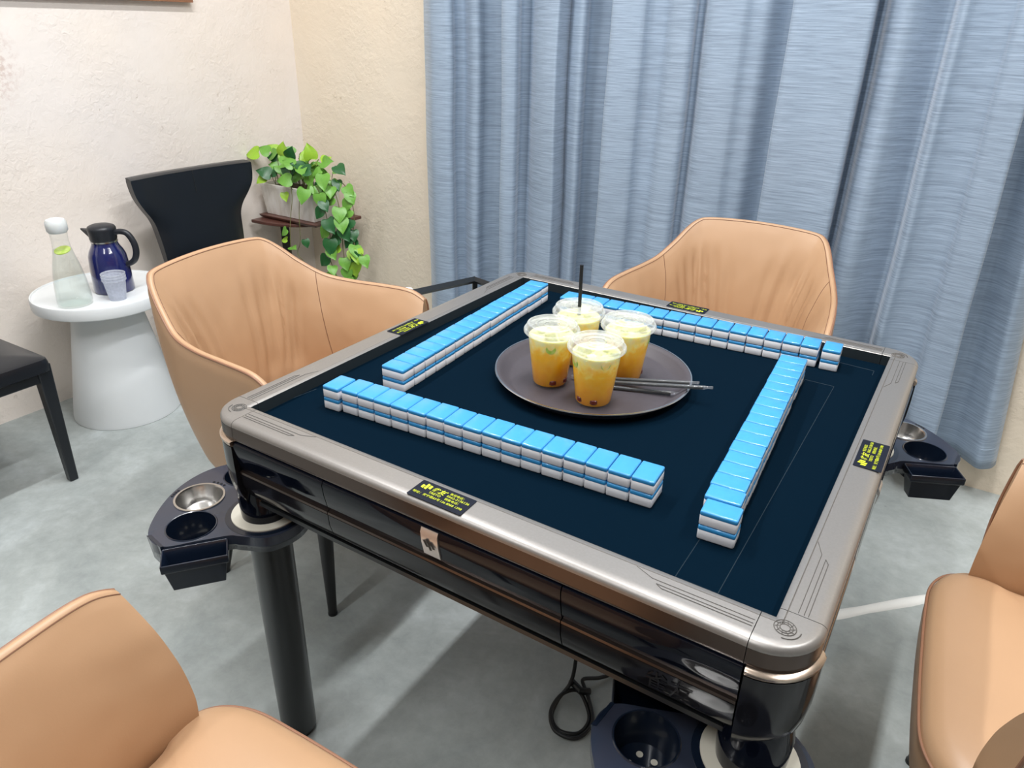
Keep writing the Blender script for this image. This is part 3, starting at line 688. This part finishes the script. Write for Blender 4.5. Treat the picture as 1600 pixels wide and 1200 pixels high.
# ------------------------------------------------------------ tan tub chairs
RIM = [(.298, .152, -.078), (.2935, .10, -.066), (.2855, .03, -.063), (.272, -.06, -.061), (.254, -.135, -.050), (.229, -.195, -.016), (.207, -.240, .020), (.188, -.266, .040), (.162, -.282, .049), (.09, -.291, .054), (0, -.294, .056)]
def halfcurve(P, n=10):
    P = [Vector((p[0], p[1], p[2] + H)) for p in P]
    full = P + [Vector((-p.x, p.y, p.z)) for p in reversed(P[:-1])]
    c = catmull(full, n); L = [0]
    for a, b in zip(c, c[1:]): L.append(L[-1] + (b - a).length)
    out = []; j = 0
    for i in range(301):
        d = L[-1] * i / 300
        while j < len(L) - 2 and L[j + 1] < d: j += 1
        out.append(c[j].lerp(c[j + 1], (d - L[j]) / max(1e-9, L[j + 1] - L[j])))
    return out
def make_tub():
    t = thing('tub_chair', 'x', 'chair')
    rim = halfcurve(RIM)
    bot = halfcurve([(.235, .150, -.43), (.238, .10, -.43), (.238, .03, -.43), (.232, -.04, -.43), (.222, -.10, -.43), (.205, -.14, -.43), (.185, -.17, -.43), (.16, -.195, -.43), (.13, -.21, -.43), (.07, -.222, -.43), (0, -.226, -.43)])
    inn = halfcurve([(.226, .168, -.325), (.226, .10, -.325), (.224, .03, -.325), (.216, -.05, -.325), (.200, -.10, -.325), (.18, -.14, -.325), (.155, -.165, -.325), (.128, -.18, -.325), (.10, -.19, -.325), (.055, -.197, -.325), (0, -.20, -.325)])
    NU = 150; NV = 22; mb = MB(); rows = []
    rn = random.Random(3)
    cre = []
    for sgn in (-1, 1):
        for j in range(6):
            cre.append((.5 + sgn * (.05 + .031 * j + rn.uniform(-.007, .007)), rn.uniform(.009, .013), rn.uniform(.008, .015) * (1 if 1 <= j <= 4 else .5), -sgn * (.02 + .012 * j) + rn.uniform(-.01, .01)))
    for iu in range(NU + 1):
        u = iu / NU; R = sample(rim, u); B = sample(bot, u); I = sample(inn, u)
        out = Vector((R.x, R.y, 0)) - Vector((0, .0, 0)); 
        a = sample(rim, max(0, u - .01)); b = sample(rim, min(1, u + .01)); tg = (b - a); tg.z = 0; tg.normalize()
        out = Vector((tg.y, -tg.x, 0))
        if out.dot(Vector((R.x, R.y - .05, 0))) < 0: out = -out
        col = []
        for k in range(NV):                     # outer, bottom to rim
            f = k / NV; p = B.lerp(R, f) + out * (.022 * math.sin(PI * min(1, f * .95)))
            if f < .12: p -= out * (.12 - f) * .12
            col.append(p)
        th = .013
        for q in range(5):                      # rounded rim
            aa = PI * q / 4; col.append(R + out * (th * .5 * math.cos(aa) - th * .5) + Vector((0, 0, .005 * math.sin(aa) - .002)))
        Ri = R - out * th + Vector((0, 0, -.002))
        nI = 30
        for k in range(1, nI + 1):              # inner, rim down to below the seat
            f = k / nI; p = Ri.lerp(I, f)
            pad = .026 * math.sin(PI * min(1, f * 1.02)) ** .8
            w = 0
            for (uc, wd, am, sl) in cre:
                du = (u - uc - sl * (f - .4)) / wd
                w += am * math.exp(-du * du) * smoothstep(.12, .4, f) * smoothstep(1.02, .8, f)
            pad2 = .0015 * noise.noise(Vector((u * 30, f * 6, 1)))
            p = p - out * (pad + pad2 - w)
            col.append(p)
        edge = min(u, 1 - u) / .03
        if edge < 1:                            # the arm fronts bow forward
            for k, p in enumerate(col):
                f = (p.z - .32) / .36
                p.y += (1 - edge) * .016 * math.sin(PI * max(0, min(1, f))); p.z -= .010 * (1 - edge) ** 2 * max(0, f) ** 3
        rows.append(col)
    mb.grid(rows, flip=False)
    m = len(rows[0])
    mb.f.append(tuple(range(m))); mb.m.append(0); e = len(mb.v) - m; mb.f.append(tuple(range(e, e + m))[::-1]); mb.m.append(0)
    sh = mb.build('shell', M['leather'], t, smooth=60)
    # piping along the rim and down both front edges
    pp = []
    def col_at(iu, k): return Vector(rows[iu][k])
    for k in range(4, NV): pp.append(col_at(0, k) + Vector((0, .001, 0)))
    for iu in range(0, NU + 1): pp.append(col_at(iu, NV) + Vector((0, 0, .001)))
    for k in range(NV - 1, 3, -1): pp.append(col_at(NU, k) + Vector((0, .001, 0)))
    MB().tube(pp, .0026, 8).build('piping', M['leather_pipe'], sh)
    # stitched line just inside the rim
    pp = [col_at(iu, NV + 4) for iu in range(0, NU + 1)]
    MB().tube(pp, .0010, 5).build('stitching', M['seam'], sh)
    for uu in (.235, .765):
        iu = int(uu * NU); MB().tube([col_at(iu, k) for k in range(NV + 4, m)], .0010, 5).build('seam', M['seam'], sh)
    # seat cushion
    def outline(s, fr):
        P = [(0, .238 + fr), (.10, .237 + fr), (.175, .232 + fr), (.222, .212 + fr * .8), (.243, .182), (.238, .15), (.222, .11), (.220, 0), (.208, -.08), (.17, -.15), (.10, -.18), (0, -.19)]
        full = P + [(-x, y) for x, y in reversed(P[1:-1])]
        q = catmull([(x * s, .02 + (y - .02) * s, 0) for x, y in full], 5, True); return q
    rr = []
    for s_, z, fr in ((.80, .325, -.02), (.93, .322, -.012), (.985, .335, -.004), (1.0, .36, 0), (1.01, .40, .002), (1.012, .425, .002), (1.0, .440, 0), (.965, .4505, 0), (.88, .458, 0), (.7, .465, 0), (.4, .470, 0), (.1, .472, 0)):
        rr.append([(p.x, p.y, z) for p in outline(s_, fr)])
    sm = MB().grid(rr, close_v=True); n = len(rr[0]); sm.f.append(tuple(range(n))); sm.m.append(0); e = len(sm.v) - n; sm.f.append(tuple(range(e, e + n))[::-1]); sm.m.append(0)
    se = sm.build('seat', M['leather'], t, smooth=60)
    pt = [(p.x, p.y, .4335) for p in outline(1.013, .002) if p.y > .0]
    pt.sort(key=lambda p: math.atan2(p[0], p[1] - .02)); MB().tube(pt, .0024, 8).build('seat_piping', M['leather_pipe'], se)
    MB().lathe([(0, .283), (.17, .283), (.20, .29), (.218, .31), (.222, .328), (0, .33)], 48, (0, -.01, 0)).build('underframe', M['grey_base'], t)
    for sx in (-1, 1):
        for sy in (-1, 1):
            a = Vector((sx * .145, -.01 + sy * .135, .295)); b = Vector((sx * .195, -.01 + sy * .175, .004))
            lg = MB().tube([a, a.lerp(b, .5), b], [.021, .016, .0105], 20)
            lo = lg.build('leg', M['black_wood'], t)
            MB().lathe([(0, 0), (.0115, 0), (.0115, .006), (0, .006)], 16, (b.x, b.y, 0)).build('foot_pad', M['black'], lo)
    return t
spots = [((-.785, .026), math.radians(-83), 'tan leather tub chair at the left of the table, before the black high-back chair'),
         ((-.03, .835), math.radians(181), 'tan leather tub chair on the far side of the table in front of the curtain'),
         ((-.005, -.885), math.radians(2), 'tan leather tub chair in the near left foreground, cut off by the bottom edge'),
         ((.836, .012), math.radians(93.5), 'tan leather tub chair at the right side, cut off by the right edge')]
c0 = make_tub()
for i, ((x, y), rz, lab) in enumerate(spots):
    o = c0 if i == 0 else dup_tree(c0)
    o.location = (x, y, 0); o.rotation_euler = (0, 0, rz); o['label'] = lab; o['group'] = 'tan tub chairs around the table'

# ------------------------------------------------------------ black dining chairs
def make_black():
    t = thing('dining_chair', 'x', 'chair')
    # seat pad
    def so(s, z): 
        P = [(.198, .245), (-.198, .245), (-.185, -.225), (.185, -.225)]; pts = []
        for i in range(4):
            a = Vector(P[i - 1]); b = Vector(P[i]); c = Vector(P[(i + 1) % 4]); r = .025
            p1 = b + (a - b).normalized() * r; p2 = b + (c - b).normalized() * r
            for k in range(6):
                f = k / 5; q = p1.lerp(b, f).lerp(b.lerp(p2, f), f); pts.append((q.x * s, q.y * s, z))
        return pts
    rows = [so(.97, .375), so(1, .38), so(1.0, .405), so(.985, .417), so(.95, .422), so(.6, .428), so(.1, .430)]
    mb = MB().grid(rows, close_v=True, flip=True); n = len(rows[0]); mb.f.append(tuple(range(n))); mb.m.append(0); e = len(mb.v) - n; mb.f.append(tuple(range(e, e + n))); mb.m.append(0)
    mb.build('seat', M['black_leather'], t)
    # winged backrest
    prof = [(.385, .172, -.225), (.46, .178, -.232), (.54, .183, -.243), (.60, .190, -.250), (.64, .206, -.255), (.675, .230, -.259), (.71, .250, -.262), (.74, .259, -.264), (.775, .263, -.267), (.788, .262, -.268)]
    cp = catmull([(a, b, c) for a, b, c in prof], 4); fr = []; bk = []
    nx = 24
    for p in cp:
        z, hw, y = p
        bulge = smoothstep(.40, .55, z) * .012 - .004
        f = [Vector((hw * (2 * i / nx - 1), y + .024 + bulge + .03 * (abs(2 * i / nx - 1) ** 3) * smoothstep(.58, .72, z) - .010 * (abs(2 * i / nx - 1) ** 8), z)) for i in range(nx + 1)]
        b = [Vector((v.x * .99, y - .018 + .03 * (abs(v.x / hw) ** 3) * smoothstep(.58, .72, z) + .006 * abs(v.x / hw) ** 8, z)) for v in f]
        fr.append(f); bk.append(b)
    rows = [f + list(reversed(b)) for f, b in zip(fr, bk)]
    last = [p + Vector((0, 0, .006)) * (1 if 0 else 1) for p in rows[-1]]
    cen = -.265
    last = [Vector((p.x * .99, cen + (p.y - cen) * .6, p.z)) for p in last]; rows.append(last)
    mb = MB().grid(rows, close_v=True, flip=True); n = len(rows[0]); mb.f.append(tuple(range(n))); mb.m.append(0); e = len(mb.v) - n; mb.f.append(tuple(range(e, e + n))); mb.m.append(0)
    bo = mb.build('backrest', M['black_leather'], t, smooth=55)
    MB().tube([fr[k][nx // 2] + Vector((0, .0002, 0)) for k in range(len(fr) - 14, len(fr))], .0012, 5).build('seam', M['black'], bo)
    for sx in (-1, 1):
        x = sx * .178
        MB().hexa([(x - .013, .205, 0), (x + .013, .205, 0), (x + .013, .23, 0), (x - .013, .23, 0)], [(x - .02, .198, .40), (x + .02, .198, .40), (x + .02, .238, .40), (x - .02, .238, .40)]).build('leg', M['black_leather'], t, bevel=.004)
        x = sx * .165
        MB().hexa([(x - .013, -.262, 0), (x + .013, -.262, 0), (x + .013, -.237, 0), (x - .013, -.237, 0)], [(x - .02, -.235, .40), (x + .02, -.235, .40), (x + .02, -.195, .40), (x - .02, -.195, .40)]).build('leg', M['black_leather'], t, bevel=.004)
    MB().box(-.165, .165, .208, .232, .345, .385).box(-.188, -.165, -.2, .215, .345, .385).box(.165, .188, -.2, .215, .345, .385).build('apron', M['black_leather'], t, smooth=0, bevel=.005)
    return t
b0 = make_black(); b0.location = (-1.84, .685, 0); b0.rotation_euler = (0, 0, -PI / 2)
b0['label'] = 'black leather dining chair with a winged high back against the left wall'; b0['group'] = 'black leather dining chairs'
b1 = dup_tree(b0); b1.location = (-1.912, -.355, 0); b1.rotation_euler = (0, 0, -PI / 2)
b1['label'] = 'black leather dining chair cut off by the left edge, only seat corner and legs showing'

# ------------------------------------------------------------ side table and things on it
sx_, sy_ = -1.997, .205
st = thing('side_table', 'round white side table with a flared cone base against the left wall', 'table', (sx_, sy_, 0))
MB().lathe([(0, .004), (.178, .004), (.181, .001), (.1815, .012), (.105, .425), (0, .425)], 72).build('cone_base', M['white_table'], st)
MB().lathe([(0, .42), (.21, .42), (.217, .424), (.2185, .43), (.2185, .458), (.2165, .4625), (.2125, .4625), (.2105, .4585), (0, .4585)], 96).build('table_top', M['white_table'], st)
zt2 = .4587
# carafe
cf = thing('water_carafe', 'clear glass water carafe with white stopper and lime slice on the side table', 'carafe', (-1.928, .076, zt2), 0)
PR = [(0, .003), (.046, .003), (.0505, .006), (.0525, .014), (.0515, .04), (.0475, .085), (.040, .13), (.0315, .165), (.0265, .19), (.0245, .21), (.0255, .235), (.0285, .26)]
MB().lathe([(0, 0), (.046, 0), (.0505, .002)] + PR[2:], 56).build('glass_body', M['glass'], cf)
MB().lathe([(0, .0055), (.0455, .006), (.0500, .014), (.0492, .04), (.0452, .085), (.038, .13), (.0295, .165), (.0258, .185), (0, .186)], 56).build('water', M['water'], cf)
MB().lathe([(.0255, .238), (.0305, .245), (.031, .262), (.030, .272), (.026, .279), (.015, .283), (0, .284)], 40).build('stopper', M['silicone'], cf)
lm = MB().lathe([(0, .0016), (.024, .0016), (.0246, 0), (.024, -.0016), (0, -.0016)], 32)
Rm = Matrix.Translation((0, 0, .181)) @ Matrix.Rotation(.32, 4, Vector((1, .6, 0)).normalized()); lm.v = [tuple(Rm @ Vector(v)) for v in lm.v]
lo = lm.build('lime_slice', M['lime'], cf)
# thermos
tm = thing('thermos_jug', 'navy enamel thermos jug with black lid, spout and handle on the side table', 'jug', (-1.962, .232, zt2), math.radians(0))
MB().lathe([(0, 0), (.060, 0), (.0635, .003), (.064, .012), (.063, .06), (.061, .10), (.0585, .125), (.052, .142), (.0445, .155), (.0405, .165), (.040, .172), (0, .173)], 64).build('jug_body', M['navy_gloss'], tm)
MB().lathe([(.0400, .170), (.0425, .171), (.0425, .1755), (.0400, .1765)], 48).build('chrome_band', M['chrome'], tm)
MB().lathe([(0, .172), (.0405, .176), (.0425, .182), (.0430, .204), (.044, .209), (.044, .216), (.041, .222), (.030, .227), (0, .229)], 48).build('lid', M['thermos_black'], tm)
vd = Vector((-.84, -.54, 0)).normalized()      # towards the spout (left in the photo)
def q(d, z, w=0): n = Vector((-vd.y, vd.x, 0)); return vd * d + n * w + Vector((0, 0, z))
MB().add([q(.036, .208, -.020), q(.036, .208, .020), q(.036, .182, .016), q(.036, .182, -.016), q(.070, .214, -.004), q(.070, .214, .004), q(.069, .209, .003), q(.069, .209, -.003)], [(0, 3, 2, 1), (4, 5, 6, 7), (0, 1, 5, 4), (1, 2, 6, 5), (2, 3, 7, 6), (3, 0, 4, 7)]).build('spout', M['thermos_black'], tm, bevel=.002)
hp = catmull([q(-.036, .200), q(-.060, .205), q(-.083, .198), (q(-.098, .170)), q(-.101, .140), q(-.092, .112), q(-.076, .098), q(-.060, .094)], 6)
MB().tube(hp, [.0085 + .002 * math.sin(PI * i / (len(hp) - 1)) for i in range(len(hp))], 14).build('handle', M['thermos_black'], tm)
MB().box(-.002, .002, -.006, .006, 0, .01).build('label_patch', M['silver'], tm, smooth=0, loc=(.0628 * .82, -.0628 * .57, .035)).rotation_euler = (0, 0, -.61)
# stacked plastic cups
pc = thing('plastic_cup_stack', 'stack of small translucent plastic cups on the side table before the thermos', 'cups', (-1.866, .184, zt2))
for k in range(3):
    MB().lathe([(0, .002), (.0245, .002), (.0262, 0), (.0265, .003), (.034, .062), (.0365, .066), (.0375, .0665), (.0378, .0705), (.0368, .071), (.0345, .067)], 44).build('plastic_cup', M['ppcup'], pc, loc=(0, 0, k * .0095))

# ------------------------------------------------------------ corner stand, planter and pothos
stand = thing('corner_plant_stand', 'brown two-tier corner shelf on black posts carrying the planter', 'plant stand', (X0 + .03, Y1 - .03, 0))
def quarter_shelf(R, z0, z1, name, m):
    n = 22; pts = [(0, 0)] + [(R[0] * math.cos(a) ** .8 if math.cos(a) > 0 else 0, -R[1] * math.sin(a) ** .8 if math.sin(a) > 0 else 0) for a in [PI / 2 * i / n for i in range(n + 1)]]
    N = len(pts); mb = MB().add([(x, y, z0) for x, y in pts] + [(x, y, z1) for x, y in pts], [tuple(range(N)), tuple(range(N, 2 * N))] + [(i, (i + 1) % N, N + (i + 1) % N, N + i) for i in range(N)])
    return mb.build(name, m, stand, bevel=.003)
quarter_shelf((.335, .345), .500, .514, 'shelf', M['brown'])
MB().box(.008, .032, -.195, -.165, 0, .50).build('post', M['black'], stand, smooth=0)
PX0, PX1, PY0, PY1 = -2.205, -1.885, 1.098, 1.262
pt = thing('potted_pothos', 'trailing green pothos in a white ceramic trough on the corner shelf', 'plant', (-2.045, 1.18, .514))
zb = .549; ztp = .666
def loc_(x, y, z): return (x + 2.045, y - 1.18, z - .514)
MB().hexa([loc_(PX0 - .005, PY0 - .012, .516), loc_(PX1 + .018, PY0 - .012, .516), loc_(PX1 + .018, PY1 + .012, .516), loc_(PX0 - .005, PY1 + .012, .516)],
          [loc_(PX0 - .01, PY0 - .02, .530), loc_(PX1 + .03, PY0 - .02, .530), loc_(PX1 + .03, PY1 + .02, .530), loc_(PX0 - .01, PY1 + .02, .530)]).build('saucer', M['brown'], pt, smooth=0, bevel=.004)
def rc(i, z): return [loc_(PX0 + i, PY0 + i, z), loc_(PX1 - i, PY0 + i, z), loc_(PX1 - i, PY1 - i, z), loc_(PX0 + i, PY1 - i, z)]
pm = MB(); rows = [rc(.012, .530), rc(.003, .62), rc(0, .650), rc(-.001, .652), rc(-.001, .664), rc(.0, .666), rc(.007, .666), rc(.009, .655), rc(.014, .56)]
pm.grid(rows, close_v=True, flip=True); pm.f.append((3, 2, 1, 0)); pm.m.append(0); o_ = len(pm.v); pm.f.append((o_ - 4, o_ - 3, o_ - 2, o_ - 1)); pm.m.append(0)
pm.build('planter', M['ceramic'], pt, smooth=30, bevel=.003)
so_ = MB(); so_.grid([[loc_(PX0 + .01 + (PX1 - PX0 - .02) * i / 20, PY0 + .01 + (PY1 - PY0 - .02) * j / 10, .645 + .008 * noise.noise(Vector((i * .7, j * .7, 0)))) for i in range(21)] for j in range(11)]); so_.build('soil', M['soil'], pt, recalc=False)
def leaf_mesh(name, m, L=1.0):
    # heart-shaped blade along +y, folded slightly on the midrib, tip drooping
    mb = MB(); cols = []
    ws = [(0, .0), (.02, .30), (.08, .46), (.2, .56), (.36, .56), (.52, .47), (.68, .34), (.83, .18), (.94, .06), (1.0, .0)]
    back = [-.0, -.10, -.10, -.05, 0, 0, 0, 0, 0, 0]
    rows = []
    for (t_, w), bk_ in zip(ws, back):
        r = []
        for s_ in (-1, -.6, 0, .6, 1):
            y = t_ + (bk_ * abs(s_)); x = s_ * w * .82
            z = .16 * abs(x) - .28 * t_ * t_ + .05 * math.sin(6 * t_ + s_ * 2) * abs(s_)
            r.append((x, y, z))
        rows.append(r)
    mb.grid(rows); me = mb.mesh(name, m, 80, recalc=False); return me
leafs = [leaf_mesh('leaf', M[k]) for k in ('leaf1', 'leaf1', 'leaf2', 'leaf3')]
rl = random.Random(21)
def add_leaf(p, d, size, kind):
    """p attachment point (world), d direction of the tip, face turned towards the room"""
    d = Vector(d).normalized(); up = Vector((rl.uniform(.2, .9), rl.uniform(-1.1, -.5), rl.uniform(.3, 1.1)))
    z = (up - d * up.dot(d)).normalized(); x = d.cross(z)
    Mx = Matrix((x, d, z)).transposed().to_4x4(); Mx = Matrix.Translation(Vector(p) - Vector((-2.045, 1.18, .514))) @ Mx @ Matrix.Scale(size, 4)
    o = bpy.data.objects.new('leaf', leafs[kind]); COL.objects.link(o); o.parent = pt; o.matrix_local = Mx
    if kind == 3: o['label'] = 'yellow-green leaf'
    return o
def vine(P, r=.0016, name='vine'):
    P = catmull([Vector(p) - Vector((-2.045, 1.18, .514)) for p in P], 6)
    MB().tube(P, r, 6).build(name, M['stem'], pt); return P
# mound above the trough
nl = 0
for i in range(44):
    fx = rl.uniform(0, 1); x = PX0 + .03 + fx * (PX1 - PX0 - .02); y = rl.uniform(PY0 + .01, PY1 - .02)
    root = (x, y, .65); hx = x + rl.uniform(-.04, .05); hy = y + rl.uniform(-.05, .02); hz = .70 + rl.uniform(0, .105) * (1 - .3 * abs(fx - .5))
    vine([root, ((x + hx) / 2, (y + hy) / 2 - .005, hz - .02), (hx, hy, hz)], .0013, 'leaf_stalk')
    kind = 3 if (rl.random() < .22 and hz > .74) else rl.choice((0, 0, 1, 2))
    add_leaf((hx, hy, hz), (rl.uniform(-.8, .9), rl.uniform(-.9, -.1), rl.uniform(-.6, .6)), rl.uniform(.044, .068), kind)
for p, d, s_, k in (((-2.175, 1.09, .795), (-.9, -.4, -.1), .07, 3), ((-2.12, 1.10, .80), (-.7, -.3, .35), .055, 0), ((-2.06, 1.12, .79), (.2, -.2, .9), .062, 3), ((-1.91, 1.14, .79), (.0, -.2, .9), .065, 3),
                    ((-2.13, 1.07, .70), (-.2, -.4, -.2), .045, 3), ((-1.89, 1.07, .68), (0, -.5, -.8), .065, 0), ((-2.0, 1.10, .79), (.4, -.2, .5), .06, 2), ((-1.86, 1.15, .78), (.7, -.1, .2), .06, 0), ((-1.80, 1.17, .77), (.8, -.2, -.3), .06, 2), ((-1.83, 1.12, .74), (.3, -.4, -.6), .07, 0)):
    add_leaf(p, d, s_, k)
# trailing vines over the right end
tr0 = [[(-1.90, 1.17, .65), (-1.86, 1.15, .70), (-1.80, 1.14, .66), (-1.785, 1.13, .55), (-1.79, 1.13, .42), (-1.77, 1.13, .30)],
      [(-1.92, 1.2, .65), (-1.84, 1.18, .71), (-1.77, 1.18, .68), (-1.75, 1.17, .58), (-1.765, 1.16, .45), (-1.74, 1.15, .33)],
      [(-1.95, 1.15, .65), (-1.88, 1.11, .69), (-1.835, 1.10, .62), (-1.83, 1.10, .50), (-1.84, 1.10, .38), (-1.80, 1.11, .28)],
      [(-1.76, 1.16, .50), (-1.73, 1.14, .46), (-1.70, 1.13, .44), (-1.665, 1.12, .43)]]
tr = [[(x + (.03 if z < .6 else .012), y, z) for x, y, z in P] for P in tr0]
for vi, P in enumerate(tr):
    Q = vine(P, .0018)
    for j in range(3, len(Q), 2 if vi < 3 else 3):
        w = Q[j] + Vector((-2.045, 1.18, .514))
        if nl >= 50: break
        nl += 1
        k = 3 if (w.z < .46 and rl.random() < .3) else rl.choice((0, 0, 1, 2, 2))
        side = rl.choice((-1, 1))
        add_leaf(w + Vector((side * .008, -.008, 0)), (side * rl.uniform(.2, .8), rl.uniform(-.5, -.1), rl.uniform(-1.0, -.3)), rl.uniform(.048, .070), k)
v1 = vine([(-2.0, 1.10, .655), (-1.995, 1.088, .668), (-1.99, 1.082, .62), (-1.988, 1.055, .52), (-1.992, 1.045, .40), (-1.99, 1.045, .33)], .0015)
for p, d, s_, k in (((-2.035, 1.082, .645), (.3, -.2, -.5), .04, 3), ((-1.995, 1.04, .50), (-.6, -.2, -.5), .045, 0), ((-2.0, 1.04, .455), (-.7, -.2, -.1), .035, 3), ((-1.98, 1.04, .425), (.6, -.2, .1), .042, 1), ((-1.90, 1.05, .47), (.3, -.1, -.6), .038, 2)):
    add_leaf(p, d, s_, k)
vine([(-1.95, 1.12, .66), (-1.935, 1.085, .67), (-1.93, 1.06, .58), (-1.93, 1.05, .46), (-1.955, 1.05, .40), (-1.92, 1.05, .37)], .0014)

# ------------------------------------------------------------ metal-frame armchair near the curtain
ac = thing('metal_armchair', 'black metal-frame armchair with white pillow behind the left tub chair by the curtain', 'armchair', (-1.02, .86, 0))
def A(x, y, z): return (x + 1.02, y - .86, z)
def bar(p, q_, w=.011, name='frame_bar'):
    p = Vector(A(*p)); q2 = Vector(A(*q_)); MB().tube([p, q2], w, 4).build(name, M['metal_dark'], ac, smooth=0)
zA = .55
c1 = (-.930, .60, zA); c2 = (-.858, .830, zA); c3 = (-1.02, 1.10, zA); 
bar((-.945, .585, zA), c2, .012, 'armrest'); bar(c2, (-.60, .77, zA), .011, 'back_rail')
bar(c2, (c2[0], c2[1], 0.0), .011, 'leg'); bar((-.945, .60, zA), (-.945, .60, 0), .011, 'leg'); bar((-.60, .77, zA), (-.60, .77, 0), .011, 'leg'); bar((-.66, .56, .5), (-.66, .56, 0), .011, 'leg')
MB().hexa([A(-.93, .61, .33), A(-.66, .57, .33), A(-.61, .76, .33), A(-.86, .82, .33)], [A(-.93, .61, .39), A(-.66, .57, .39), A(-.61, .76, .39), A(-.86, .82, .39)]).build('seat', M['black_leather'], ac, smooth=0, bevel=.01)
wp = MB(); rows = []
MB().box(0, 0, 0, 0, 0, 0)
pl_ = MB().hexa([A(-.975, .60, .40), A(-.80, .44, .40), A(-.77, .47, .40), A(-.945, .63, .40)], [A(-.99, .605, .562), A(-.80, .43, .535), A(-.775, .455, .535), A(-.96, .635, .562)])
pl_.build('pillow', M['white_fabric'], ac, smooth=60, bevel=.012)

# ------------------------------------------------------------ coiled power cable under the table
cp = [(-.018, .054, H - .165), (-.015, .02, .45), (.0, .0, .25), (.005, -.015, .10), (.004, -.03, .03), (-.005, -.07, .008), (.005, -.115, .007), (.035, -.135, .007), (.07, -.12, .007), (.075, -.08, .007), (.05, -.045, .008), (.02, -.03, .014),
      (-.002, -.06, .016), (.0, -.11, .016), (.03, -.145, .014), (.075, -.135, .012), (.085, -.085, .012), (.055, -.04, .014), (.03, -.015, .016), (.02, .0, .02), (.045, .03, .012), (.06, .06, .008), (.04, .085, .007), (.0, .08, .007)]
cb = thing('power_cable', 'coiled black power cable hanging under the table onto the floor', 'cable', (0, 0, 0))
MB().tube(catmull(cp, 8), .0042, 10).build('cord', M['black'], cb)
MB().tube([(.0, -.02, .02), (.03, -.035, .024), (.045, -.02, .016)], .008, 10).build('cable_tie', M['black'], cb)

# ------------------------------------------------------------ framed panel above, only its lower edge in view
fp = thing('wall_frame', 'wood-framed panel on the left wall, only its bottom edge showing at the top', 'picture frame', (X0 + .015, .33, 1.362))
MB().box(-.012, .012, -.6, .575, 0, .03).box(-.012, .012, -.6, .575, .77, .8).box(-.012, .012, -.6, -.57, .03, .77).box(-.012, .012, .545, .575, .03, .77).build('frame', M['wood_frame'], fp, smooth=0)
MB().box(-.012, -.002, -.57, .545, .03, .77).build('panel', M['canvas'], fp, smooth=0)

# ------------------------------------------------------------ lights: ceiling tubes running along the room, and an added fill pair behind
def tube_light(x, y, L, power, lab, col=(.97, .985, 1.0)):
    t = thing('ceiling_light', lab, 'light', (x, y, ZC - .06), 0, 'tube lights on the ceiling')
    MB().box(-.035, .035, -L / 2, L / 2, .03, .059).build('housing', M['white_table'], t, smooth=0)
    MB().box(-.022, .022, -L / 2 + .02, L / 2 - .02, .012, .03).build('diffuser', emit('tube_glow', (*col, 1), 6), t, smooth=0)
    ld = bpy.data.lights.new('tube', 'AREA'); ld.shape = 'RECTANGLE'; ld.size = .06; ld.size_y = L; ld.energy = power; ld.color = col
    lo = bpy.data.objects.new('lamp', ld); COL.objects.link(lo); lo.parent = t; lo.location = (0, 0, .008)
P1 = 27
tube_light(-1.05, .1, 1.2, P1, 'tube light on the ceiling to the left of the table')
tube_light(.12, .1, 1.2, P1, 'tube light on the ceiling right above the table')
tube_light(1.3, .1, 1.2, P1 * .8, 'tube light on the ceiling to the right of the table')
tube_light(-1.05, -1.7, 1.2, P1 * .45, 'added fill tube light behind the camera to the left')  # this and the next are fill lamps added to brighten the near chairs
tube_light(.12, -1.7, 1.2, P1 * .45, 'added fill tube light behind the camera')

w = bpy.data.worlds.new('world'); S.world = w; w.use_nodes = True
w.node_tree.nodes['Background'].inputs[0].default_value = (.8, .85, .9, 1); w.node_tree.nodes['Background'].inputs[1].default_value = .1

# ------------------------------------------------------------ camera
yaw, pitch, roll, fpx = -0.558606766, 0.456435859, 0.0232519623, 1145.99791
cy_, sy2 = math.cos(yaw), math.sin(yaw)
fwd = Vector((sy2 * math.cos(pitch), cy_ * math.cos(pitch), -math.sin(pitch))); right = Vector((cy_, -sy2, 0)); up = right.cross(fwd)
r2 = right * math.cos(roll) + up * math.sin(roll); u2 = -right * math.sin(roll) + up * math.cos(roll)
cam = bpy.data.cameras.new('camera'); cam.sensor_width = 36; cam.lens = fpx / 1600 * 36; cam.clip_start = .02
co_ = bpy.data.objects.new('camera', cam); COL.objects.link(co_)
mm = Matrix((r2, u2, -fwd)).transposed().to_4x4(); mm.translation = Vector((.492169302, -1.082219, .565151983 + H)); co_.matrix_world = mm
S.camera = co_
S.view_settings.view_transform = 'Standard'; S.view_settings.look = 'None'; S.view_settings.gamma = 1; S.view_settings.use_curve_mapping = False
S.view_settings.exposure = 0.48
